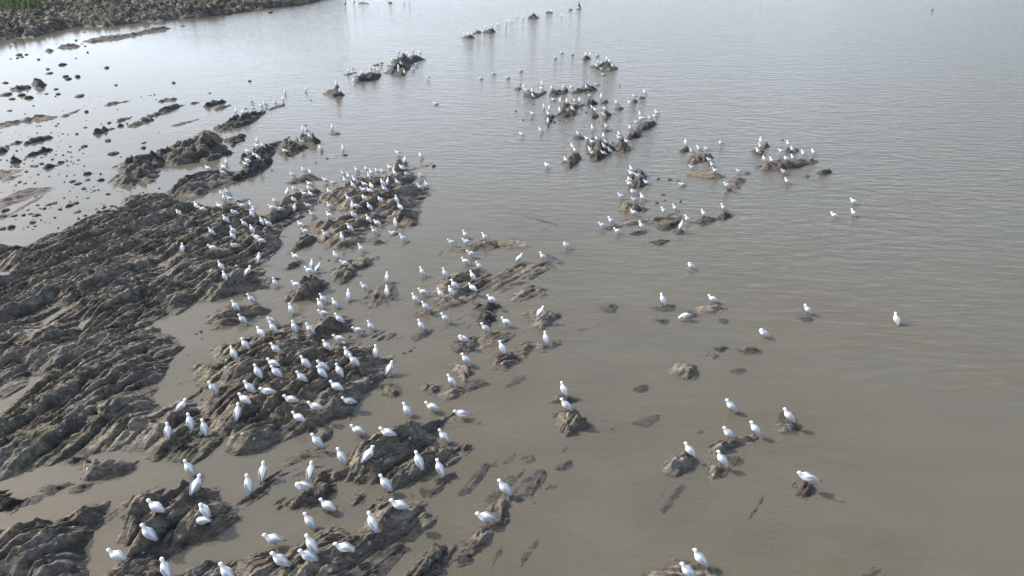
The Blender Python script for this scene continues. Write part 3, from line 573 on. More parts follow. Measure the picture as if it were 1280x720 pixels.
for poly, h, op, lab in RK:
    op = dict(op); m = mats[op.pop('m', 'M_ROCK' if h > 0.075 else 'M_DARK')]
    px = sum(p[0] for p in poly) / len(poly)
    small = (max(p[0] for p in poly) - min(p[0] for p in poly)) < 14
    nm = 'small_rock' if small else ('boulder' if 'boulder' in lab.split(',')[0] and 'right of' not in lab and 'below' not in lab else 'rock_outcrop')
    if 'strike' not in op and px < 300 and sum(p[1] for p in poly) / len(poly) < 260: op['strike'] = 62
    o = rock(poly, h, nm, mat=m, **op)
    if o: setp(o, lab, 'rock')
# drowned rocks, only seen dimly through the silty water
SUNK = [([(590,620),(625,590),(660,582),(690,592),(700,606),(680,630),(655,645),(640,640),(615,632)],'drowned ledge right of the straight rib, dim under silty water'),
 ([(612,575),(640,560),(650,566),(632,600),(610,612),(600,604)],'drowned slab beside the straight rib of rock'),
 ([(712,505),(725,486),(745,470),(748,476),(735,496),(720,510)],'drowned spine leading up right from the cracked boulder pile'),
 ([(690,560),(720,540),(730,546),(705,575),(680,590)],'drowned spine leading down left from the cracked boulder pile'),
 ([(640,690),(660,670),(680,668),(672,700),(650,712)],'drowned patch in the brown water near the bottom middle'),
 ([(1072,705),(1088,692),(1112,692),(1128,706),(1130,740),(1066,740)],'drowned dark rock at the bottom right edge'),
 ([(815,625),(835,600),(860,600),(868,620),(850,640),(825,645)],'drowned rock below the striped rounded rock'),
 ([(925,640),(950,610),(965,615),(955,645),(935,655)],'drowned rock between the banded rock and the mossy rock'),
 ([(690,420),(720,402),(760,400),(765,408),(730,418),(700,430)],'drowned ledge right of the thin tailed weedy rock'),
 ([(555,405),(585,388),(600,392),(592,410),(565,418)],'drowned ledge under the gulls below the long ridge'),
 ([(625,475),(650,462),(668,468),(650,484),(630,486)],'drowned ledge below the purplish mound'),
 ([(490,610),(540,600),(560,620),(545,650),(548,665),(520,672)],'drowned apron right of the cracked slab top'),
 ([(560,300),(500,335),(470,345),(480,352),(520,345),(565,320)],'drowned ledge between crowded outcrop and long ridge'),
 ([(360,590),(385,575),(412,570),(420,576),(400,592),(370,604)],'drowned ledge above the triangular rock'),
 ([(745,515),(790,540),(800,532),(830,520),(835,526),(800,548),(760,560)],'drowned crest in the brown water right of the boulder pile'),
 ([(640,300),(700,315),(720,330),(690,345),(660,330)],'drowned rock right of the reddish low rock'),
 ([(640,262),(700,268),(735,285),(700,292),(650,280)],'drowned ledge left of the flat ledge with gulls'),
 ([(600,700),(620,676),(640,680),(632,712),(610,725)],'drowned patch at the bottom between weedy clump and brown rock'),
 ([(220,470),(240,445),(250,450),(240,478),(225,492)],'drowned ledge in the channel left of the largest outcrop'),
 ([(860,540),(880,520),(902,515),(905,525),(885,548)],'drowned ledge upper left of the curved rock'),
 ([(970,500),(1000,512),(1015,535),(1000,548),(960,550)],'drowned apron round the reddish rock at the right')]
for poly, lab in SUNK:
    o = rock(poly, 0.09, 'rock_outcrop', mat=M_DARK, amp=0.10, skirt=0.12, dz=0.004, maxd=0.24, rough=1.2, cap=-0.012)
    if o: setp(o, lab, 'rock')
# ------------------------------------------------------------------ loose stones
STONES = [(78,80,4),(60,86,2.5),(62,91,3),(82,95,4),(97,95,4.5),(86,98,3.5),(133,84,3.5),(145,106,2.2),(8,117,5),(27,118,4.5),(36,121,5.5),(16,123,3),(70,111,2.4),(73,117,3),(100,119,4.5),(217,103,3),(108,139,3.6),(7,103,3),(58,117,2),(42,132,1.6),(12,138,2.2),(95,50,2.2),(105,40,1.5),(24,68,3.5),(33,68,2),(28,71,2),(228,32,2.2),(338,15,3),
 (109,216,5.5),(91,226,3.4),(97,229,3.6),(105,235,3.4),(110,224,3.2),(126,224,4.4),(135,242,3),(118,238,1.8),(24,227,2.6),(40,207,2.5),(45,207,3),(52,204,3),(33,214,2.4),(106,182,3.6),(141,191,5),(135,175,4),(180,178,2.6),(179,184,4),(96,167,2.6),(107,159,2),(136,153,3),(92,204,1.5),(31,229,2),(70,157,2),(50,157,1.6),
 (95,253,3.8),(86,256,4.6),(69,253,3.2),(61,255,3.2),(55,260,3),(47,256,2.2),(46,268,4),(38,267,2.2),(41,277,4),(17,269,3.4),(29,268,3.4),(14,283,6),(3,285,4),(6,262,4.5),(4,269,5),(97,264,3.4),(75,261,2.8),(117,233,1.6),(44,282,2),(35,262,1.8),(140,257,2.5),(110,247,2),(80,247,1.8),
 (251,414,3.2),(245,417,1.8),(260,395,1.6),(252,423,1.4),(400,322,1.6),(411,325,2),(395,203,2),(340,213,1.2),(382,156,1.4),(389,125,1.3),(402,189,1.4),(409,198,2),(542,207,3.6),(823,223,2.6),(837,224,2.6),(848,226,2.2),(829,243,2.2),(831,250,2),(821,253,3),(851,251,2),(455,415,1.4),(505,441,2.4),(513,438,2.2),(518,434,1.6),(235,443,1.2),(226,479,1.4),(693,152,2.6),(700,150,1.8),(733,140,1.6),(767,142,1.6),(749,152,1.6),(775,107,1.2),(252,499,1.8),(93,612,1.4),(978,174,1.6),(312,101,2.6),(193,118,1.6),(188,119,1.2),(262,116,1.8),(1166,12,1.5),(488,3,2.2),
 (92,605,1.5),(101,598,1.4)]
def stone_mesh(seed):
    bm = bmesh.new(); bmesh.ops.create_icosphere(bm, subdivisions=3, radius=1.0)
    rnd = random.Random(seed); ax = (rnd.uniform(.75, 1.25), rnd.uniform(.7, 1.1), rnd.uniform(.6, .9))
    planes = [Vector((rnd.gauss(0, 1), rnd.gauss(0, 1), rnd.gauss(0, .8))).normalized() for _ in range(9)]
    for v in bm.verts:
        c = v.co.normalized(); r = 1.0
        for p in planes:
            dd = c.dot(p)
            if dd > 0.55: r = min(r, 0.72 / dd)
        n = float(fbm(np.array([c.x * 2 + seed]), np.array([c.y * 2 + c.z * 1.7]), seed)[0])
        v.co = Vector((c.x * ax[0], c.y * ax[1], c.z * ax[2])) * (r + 0.18 * n)
    me = bpy.data.meshes.new('stone'); bm.to_mesh(me); bm.free()
    me.polygons.foreach_set('use_smooth', [True] * len(me.polygons)); me.materials.append(M_DARK); return me
SM = [stone_mesh(k) for k in range(6)]
rnd = random.Random(4)
for k, (x, y, r) in enumerate(STONES):
    p = ground(x, y + r * .3); rr = r / FPX * math.hypot(p.y, CAM_H)
    o = link('stone', SM[k % 6]); o.location = (p.x, p.y, rr * 0.12); o.scale = (rr * 1.25, rr * 0.9, rr * 0.62); o.rotation_euler = (0, 0, R(60) + rnd.gauss(0, .6))
    if x < 160 and y < 135: s, g = 'small dark stone sticking out of the pale shallows at the upper left', 'stones in the upper left shallows'
    elif x < 190 and y < 300: s, g = 'small dark stone in the grey shallows between left edge and main shelf', 'stones in the shallows left of the shelf'
    elif x < 560: s, g = 'tiny dark stone alone in the water between the left hand rocks', 'scattered stones between the left hand rocks'
    else: s, g = 'tiny dark stone showing in the water of the right half', 'scattered stones in the right half'
    setp(o, s, 'stone', g)
# gravel and broken bits on and around the flats: nobody could count them
gv, gf = [], []
def add_bit(x, y, z, r):
    b = len(gv); k = rnd.randint(5, 6)
    a0 = rnd.uniform(0, 6.28); el = rnd.uniform(.6, 1.2)
    for i in range(k): 
        a = a0 + i * 6.283 / k; q = r * rnd.uniform(.7, 1.1); gv.append((x + q * math.cos(a), y + q * el * math.sin(a), z - r * .5))
    for i in range(k):
        a = a0 + i * 6.283 / k; q = r * rnd.uniform(.45, .75); gv.append((x + q * math.cos(a), y + q * el * math.sin(a), z + r * rnd.uniform(.25, .6)))
    for i in range(k): gf.append((b + i, b + (i + 1) % k, b + k + (i + 1) % k, b + k + i))
    gf.append(tuple(b + k + i for i in range(k)))
for (x0, y0, x1, y1, n, r0, r1) in [(0,165,110,215,90,.03,.08),(0,215,130,295,80,.03,.07),(95,120,200,170,22,.03,.07),(0,110,80,165,16,.04,.08),(150,190,200,245,24,.03,.06),(0,55,110,75,16,.06,.14),(640,105,760,160,40,.03,.08),(120,235,235,262,50,.03,.08)]:
    for _ in range(n):
        cx_, cy_ = rnd.uniform(x0, x1), rnd.uniform(y0, y1)
        p = ground(cx_, cy_); r = rnd.uniform(r0, r1) * rnd.uniform(.6, 1)
        add_bit(p.x, p.y, 0.0 + r * rnd.uniform(-.2, .2), r)
o = link('gravel', mesh_from('gravel', gv, gf, M_DARK, False)); o['kind'] = 'stuff'

# ------------------------------------------------------------------ gulls
def loft(rings, seg=14, cap=True):
    """rings: (x, y, z, half width, half height, tilt of the ring plane in the xz plane)"""
    v, f = [], []
    for (x, y, z, ry, rz, til) in rings:
        for i in range(seg):
            a = 2 * math.pi * i / seg
            yy = ry * math.cos(a); zz = rz * math.sin(a)
            v.append((x - math.sin(til) * zz, y + yy, z + math.cos(til) * zz))
    for k in range(len(rings) - 1):
        for i in range(seg):
            j = (i + 1) % seg
            f.append((k * seg + i, k * seg + j, (k + 1) * seg + j, (k + 1) * seg + i))
    if cap:
        f.append(tuple(range(seg - 1, -1, -1))); f.append(tuple((len(rings) - 1) * seg + i for i in range(seg)))
    return v, f
def tube(pts, r, seg=6):
    v, f = [], []
    for k, p in enumerate(pts):
        p = Vector(p); q = Vector(pts[min(k + 1, len(pts) - 1)]) - Vector(pts[max(k - 1, 0)])
        q.normalize(); u = q.orthogonal().normalized(); w_ = q.cross(u); rr = r[k] if isinstance(r, (list, tuple)) else r
        for i in range(seg):
            a = 2 * math.pi * i / seg; c = p + u * rr * math.cos(a) + w_ * rr * math.sin(a); v.append(tuple(c))
    for k in range(len(pts) - 1):
        for i in range(seg):
            j = (i + 1) % seg; f.append((k * seg + i, k * seg + j, (k + 1) * seg + j, (k + 1) * seg + i))
    f.append(tuple(range(seg - 1, -1, -1))); f.append(tuple((len(pts) - 1) * seg + i for i in range(seg)))
    return v, f
def fixn(me):
    bm = bmesh.new(); bm.from_mesh(me); bmesh.ops.recalc_face_normals(bm, faces=bm.faces); bm.to_mesh(me); bm.free()
    me.polygons.foreach_set('use_smooth', [True] * len(me.polygons)); return me
def merge(parts):
    v, f, mi, ms = [], [], [], []
    for (pv, pf), m in parts:
        if m not in ms: ms.append(m)
        b = len(v); v += pv; f += [tuple(b + i for i in q) for q in pf]; mi += [ms.index(m)] * len(pf)
    me = mesh_from('gull', v, f, ms); me.polygons.foreach_set('material_index', mi); return fixn(me)

LEG = 0.105
def pose_parts(kind):
    """bird about 0.40 m long, x forward, feet at z = 0; returns dict of name -> (geometry, material)"""
    pit = {'stand': 35, 'alert': 40, 'level': 14, 'preen': 22, 'tuck': 16, 'wing': 12, 'sit': 6, 'feed': -2}[kind]
    leg = 0.03 if kind == 'sit' else LEG
    c, s = math.cos(R(pit)), math.sin(R(pit)); til = R(pit)
    cx, cz = 0.0, leg + 0.062
    def B(u, w_=0.0):                       # along the body axis
        return (cx + c * u - s * w_, cz + s * u + c * w_)
    prof = [(-0.180, -.004, .010, .003), (-0.150, -.002, .024, .008), (-0.115, 0, .037, .020), (-0.080, 0, .053, .041), (-0.035, 0, .067, .060),
            (0.02, 0, .073, .069), (0.065, .002, .067, .065), (0.10, .008, .050, .051)]
    rings = []
    for u, w_, ry, rz in prof:
        x, z = B(u, w_); rings.append((x, 0, z, ry, rz, til))
    x1, z1 = B(0.10, .008)
    if kind in ('stand', 'alert', 'level', 'wing', 'sit'):
        up = {'stand': .064, 'alert': .070, 'level': .058, 'wing': .05, 'sit': .055}[kind]; fw = {'stand': .020, 'alert': .008, 'level': .030, 'wing': .035, 'sit': .03}[kind]
        nk = [(x1 + fw * .7, z1 + up * .42, .030, .032, R(55)), (x1 + fw, z1 + up * .8, .024, .026, R(50)), (x1 + fw + .006, z1 + up * 1.12, .033, .037, R(28)),
              (x1 + fw + .028, z1 + up * 1.12 + .006, .031, .031, R(0)), (x1 + fw + .048, z1 + up * 1.12 + .001, .020, .020, R(-5)), (x1 + fw + .058, z1 + up * 1.12 - .001, .008, .010, R(-5))]
        for x, z, ry, rz, tl in nk: rings.append((x, 0, z, ry, rz, tl))
        hx, hz, hy, hd = x1 + fw + .055, z1 + up * 1.12 - .002, 0, 0
    elif kind == 'feed':
        nk = [(x1 + .030, z1 - .005, .036, .036, R(-15)), (x1 + .058, z1 - .030, .030, .031, R(-35)), (x1 + .082, z1 - .055, .031, .032, R(-35)), (x1 + .102, z1 - .070, .022, .023, R(-30)), (x1 + .112, z1 - .078, .008, .010, R(-30))]
        for x, z, ry, rz, tl in nk: rings.append((x, 0, z, ry, rz, tl))
        hx, hz, hy, hd = x1 + .108, z1 - .078, 0, 0
    else:                                   # head turned back over the shoulder
        nk = [(x1 + .014, .004, z1 + .028, .040, .038, R(60)), (x1 + .004, .014, z1 + .056, .034, .034, R(95)), (x1 - .022, .022, z1 + .064, .032, .032, R(150)),
              (x1 - .048, .028, z1 + .054, .025, .025, R(175)), (x1 - .062, .031, z1 + .047, .010, .011, R(180))]
        for x, y, z, ry, rz, tl in nk: rings.append((x, y, z, ry, rz, tl))
        hx, hz, hy, hd = x1 - .060, z1 + .047, .031, 180
    out = {}
    out['body'] = (loft(rings, 16), M_WHITE)
    dx = -1 if hd else 1
    dz = -.6 if kind == 'feed' else -.22
    out['bill'] = (tube([(hx - dx * .006, hy, hz), (hx + dx * .014, hy, hz + dz * .014), (hx + dx * .034, hy, hz + dz * .034 - .002)], [.0068, .0056, .0018], 8), M_BILL)
    for sd_, nm in ((1, 'eye'), (-1, 'eye.b')):
        ex, ez = hx - dx * .024, hz + .010
        out[nm] = (loft([(ex - .004, hy + sd_ * .0265, ez, .002, .002, 0), (ex, hy + sd_ * .0275, ez, .0045, .0050, 0), (ex + .004, hy + sd_ * .0265, ez, .002, .002, 0)], 8), M_BLACK)
    for sd_, nm in ((1, 'wing'), (-1, 'wing.b')):
        raised = kind == 'wing' and sd_ == 1
        wr, tp = [], []
        if not raised:
            for u, w_, y, ry, rz in [(0.078, .012, .040, .010, .020), (0.045, .012, .055, .021, .046), (0.0, .014, .056, .024, .056), (-0.055, .016, .046, .023, .048), (-0.11, .016, .029, .017, .030), (-0.165, .013, .014, .011, .014), (-0.185, .011, .011, .008, .009)]:
                x, z = B(u, w_); wr.append((x, sd_ * y, z, ry, rz, til))
            for u, w_, y, ry, rz in [(-0.165, .0135, .0135, .0105, .0125), (-0.19, .010, .006, .0085, .0075), (-0.222, .006, .000, .004, .003)]:
                x, z = B(u, w_ + .002 * (sd_ + 1)); tp.append((x, sd_ * y, z, ry, rz, til))
        else:
            for u, w_, y, ry, rz in [(0.06, .03, .045, .010, .018), (0.02, .065, .070, .016, .040), (-0.03, .095, .095, .012, .050), (-0.09, .10, .110, .008, .044), (-0.15, .085, .112, .006, .030), (-0.19, .07, .108, .005, .018)]:
                x, z = B(u, w_); wr.append((x, sd_ * y, z, ry, rz, til))
            for u, w_, y, ry, rz in [(-0.18, .073, .109, .0058, .0195), (-0.22, .055, .103, .004, .010), (-0.255, .04, .098, .002, .003)]:
                x, z = B(u, w_); tp.append((x, sd_ * y, z, ry, rz, til))
        out[nm] = (loft(wr, 12), M_GREY); out['wing_tip' + nm[4:]] = (loft(tp, 8), M_BLACK)
    if kind != 'sit':
        for sd_, nm in ((1, 'leg'), (-1, 'leg.b')):
            x0, z0 = B(-0.01, -.045); y = sd_ * .024
            v1, f1 = tube([(x0, y, z0 + .01), (x0 + .004, y, z0 - .02), (-.012, y, .05), (0.0, y, .006)], [.010, .007, .0042, .0045], 7)
            b = len(v1)                     # webbed foot
            v2 = [(-.012, y, .004), (.045, y - .022, .003), (.050, y, .003), (.045, y + .022, .003), (0, y, .012), (-.008, y, 0)]
            f2 = [(b, b + 1, b + 4), (b + 1, b + 2, b + 4), (b + 2, b + 3, b + 4), (b + 3, b, b + 4), (b, b + 5, b + 1), (b + 1, b + 5, b + 2), (b + 2, b + 5, b + 3), (b + 3, b + 5, b)]
            out[nm] = ((v1 + v2, f1 + f2), M_BILL)
    return out, leg + 0.062
PROTO, FARM = {}, {}
for kd in ('stand', 'alert', 'level', 'preen', 'tuck', 'wing', 'sit', 'feed'):
    parts, bz = pose_parts(kd)
    PROTO[kd] = ({k: fixn(mesh_from(k.replace('.b', ''), g[0][0], g[0][1], g[1])) for k, g in parts.items()}, bz)
    FARM[kd] = merge([(g[0], g[1]) for k, g in parts.items() if not k.startswith('eye')])

# (tile origin x, y, zoom, birds as (u, v, code)) read off the photograph
T = [
 (300,540,4,"388,50a 510,128a 640,118c 115,205b 45,270v 353,203b 320,283t 440,372l 352,455a 170,540l 205,650a 360,570a 345,635a 525,585w 665,460a 800,372l 730,265a 897,170v 1000,188v 1022,28a 1230,432l 740,12l"),
 (0,540,4,"950,190a 980,270c 783,380l 755,535v 588,620l 1025,395p 1015,450f 833,695v 1138,710a"),
 (180,480,8,"245,490b 465,395v 605,450v 370,225c 695,50v 945,320b 1010,165l 1060,40a 1240,75l"),
 (320,480,8,"355,165l 600,235l 430,345l 935,175l 810,40l 1020,465l"),
 (240,390,5.333,"340,55a 530,55p 545,115a 683,100v 790,118a 985,48a 1195,95v 1110,122l 465,165l 360,230a 280,280a 560,250a 985,185l 905,240a 1040,285v 1085,340a 1225,270b 545,350l 565,405a 445,420v 760,350a 875,370a 870,420a 985,400a 735,445a"),
 (200,300,5.333,"150,55b 355,60l 500,38t 680,22l 658,130b 410,178a 435,250a 585,215c 770,285v 905,112l 1010,165b 1050,190c 1000,215l 910,300l 1170,100p 1235,155l 1258,375b 505,440a 612,398a 875,465a 1090,395a 1070,435a 1095,490l 1170,425a"),
 (320,220,8,"195,250p 165,320l 245,335l 385,320b 310,170c 390,130p 380,235p 540,80l 535,125p 490,180l 545,180l 525,300l 565,385l 450,495l 500,560l 735,395l 740,300a 700,590a 860,620b 945,530l 985,395p 960,300b 1010,315l 930,230l 1140,315a 1095,260p 1245,235p 1130,435a 1215,470l 1190,555a 740,165p 775,70l 975,95a 995,50l 1090,90l 1155,105l 1080,140l 1145,155l 65,475l 130,485l 50,670l"),
 (400,180,8,"230,50b 10,45a 785,88w 845,165b 1010,120a 700,235l 825,240w 470,250p 370,262l 575,270p 632,275p 520,290a 490,325b 240,295a 290,330a 750,295l 875,305t 675,380b 780,385l 630,400a 650,450a 1015,320p 1005,435a 1075,415l 770,560v 805,650l 60,365l 255,365a"),
 (320,180,5.333,"245,205p 320,175p 368,195a 930,530b 915,585s 985,630a 705,700a"),
 (160,180,5.333,"535,162l 655,125b 640,160l 635,190l 800,50l 845,75a 870,95a 800,115l 785,135l 630,330p 665,320l 640,360b 680,365l 455,415l 500,435l 340,460p 612,415l 765,415l 820,405l 835,440p 712,462t 655,505l 830,475a 778,537a 560,590a 705,585a 700,615l 830,570a 860,620l"),
 (240,110,6.4,"350,190b 405,200b 425,165l 440,195l 475,112a 490,160l 555,145a 587,130a 665,120a 728,90b 745,35b 912,12b 1180,22b 882,335b 918,340a 945,390a 880,435t 745,508s 1120,318b 520,425b 525,465l 570,465a"),
 (320,0,4,"400,425b 485,345l 460,358b 497,380a 535,370a 490,405a 575,345l 593,345l 610,350l 625,325l 660,328l 678,300b 712,262l 755,268b 765,280b 785,252b 820,265l 728,318a 712,335b 712,352b 742,362b 783,348p 805,322l 860,388w 900,515s 1125,388s 1188,365s 1260,385s 1040,172b 1080,170b 1060,175b 1098,142b 1148,138b 1180,130b 1205,122b 1217,122b 1248,130b 1253,108b 1272,105b 740,8l 767,12l"),
 (640,0,4,"5,105b 22,82b 55,90b 98,65b 135,70b 195,52b 248,75b 250,260s 302,268s 217,287s 368,275b 390,272b 427,275s 45,352s 472,298b 428,312b 425,330l 490,312a 503,330a 450,345l 458,370s 425,418s"),
 (640,90,6.4,"95,122b 115,145l 160,150b 240,98b 240,135l 170,190l 322,132l 418,122l 480,122p 597,122l 335,215s 385,230b 437,238b 507,230l 538,228b 625,192t 713,200b 840,245l 982,193l 945,248l 1063,165a 255,280b 298,292b 380,310b 487,298l 168,335l 298,338l 287,392b 645,287a 672,305l 745,295p 738,347l 80,498l 232,468l 645,450b 758,437a 535,500a 1160,328l 1025,338b 1148,352l 1035,375l 1055,372l 1107,370a 998,402l 948,448a 862,502l 862,530l 922,558l 605,538l 685,535p 735,517b 755,560l 645,560l 742,595l 630,625l 645,650l 735,648l 787,632l 487,597a 508,632l 435,705l"),
 (640,180,4,"177,108l 600,128l 600,150l 632,158l 590,178p 590,200l 675,192l 608,240t 548,260l 615,278l 655,268a 853,197s 612,343l 762,333l 818,320l 880,375a 843,408c 650,410v 498,385a 453,405l 530,435l 962,348a 1060,318a 275,508p 157,562a 35,570c 898,610p"),
 (840,160,5.333,"90,98b 135,155l 182,140l 235,140l 330,102t 252,212l 272,245l 290,288l 135,262l 448,288l 370,382l 590,85b 592,120a 575,158l 617,207a 668,220l 730,155l 778,105a 805,145a 765,205t 807,197a 878,170l 945,162a 748,290l 770,355l 1215,490l 1215,568a 1085,580l"),
 (760,300,3.366,"232,252v 442,248l 327,320f 843,293a 657,392p 1214,335b"),
 (760,420,4,"617,355a 605,488a 738,467a 570,620v 410,578a 905,402a"),
 (760,560,4.5,"1115,170w 520,625a 450,700a"),
 (440,270,4,"500,130l 570,95a 575,130l 668,108a 598,190l 570,228l 640,250a 353,280v 467,287v 605,303a 515,345a 605,362l 497,378a 357,380l 445,393a 320,417a 370,455a 175,310b 175,378b 65,355a 700,417l 468,510a 347,547a 773,532l 670,562a 558,615t 752,662a 940,480c 970,612b"),
 (440,420,4,"572,118a 500,225a 187,170c 278,375a 402,358l 548,388w 467,508a 1060,268a 1072,348a"),
 (500,560,4.5,"590,230a"),
]
CODE = {'a': ('stand', 152, 'standing'), 'v': ('alert', 128, 'standing'), 'b': ('alert', 98, 'upright'), 'c': ('stand', 52, 'right facing'), 'l': ('level', 168, 'level backed'),
        't': ('tuck', 175, 'crouched'), 'p': ('preen', 150, 'preening'), 'w': ('wing', 165, 'wing lifting'), 's': ('sit', 178, 'floating'), 'f': ('feed', 178, 'stooping')}
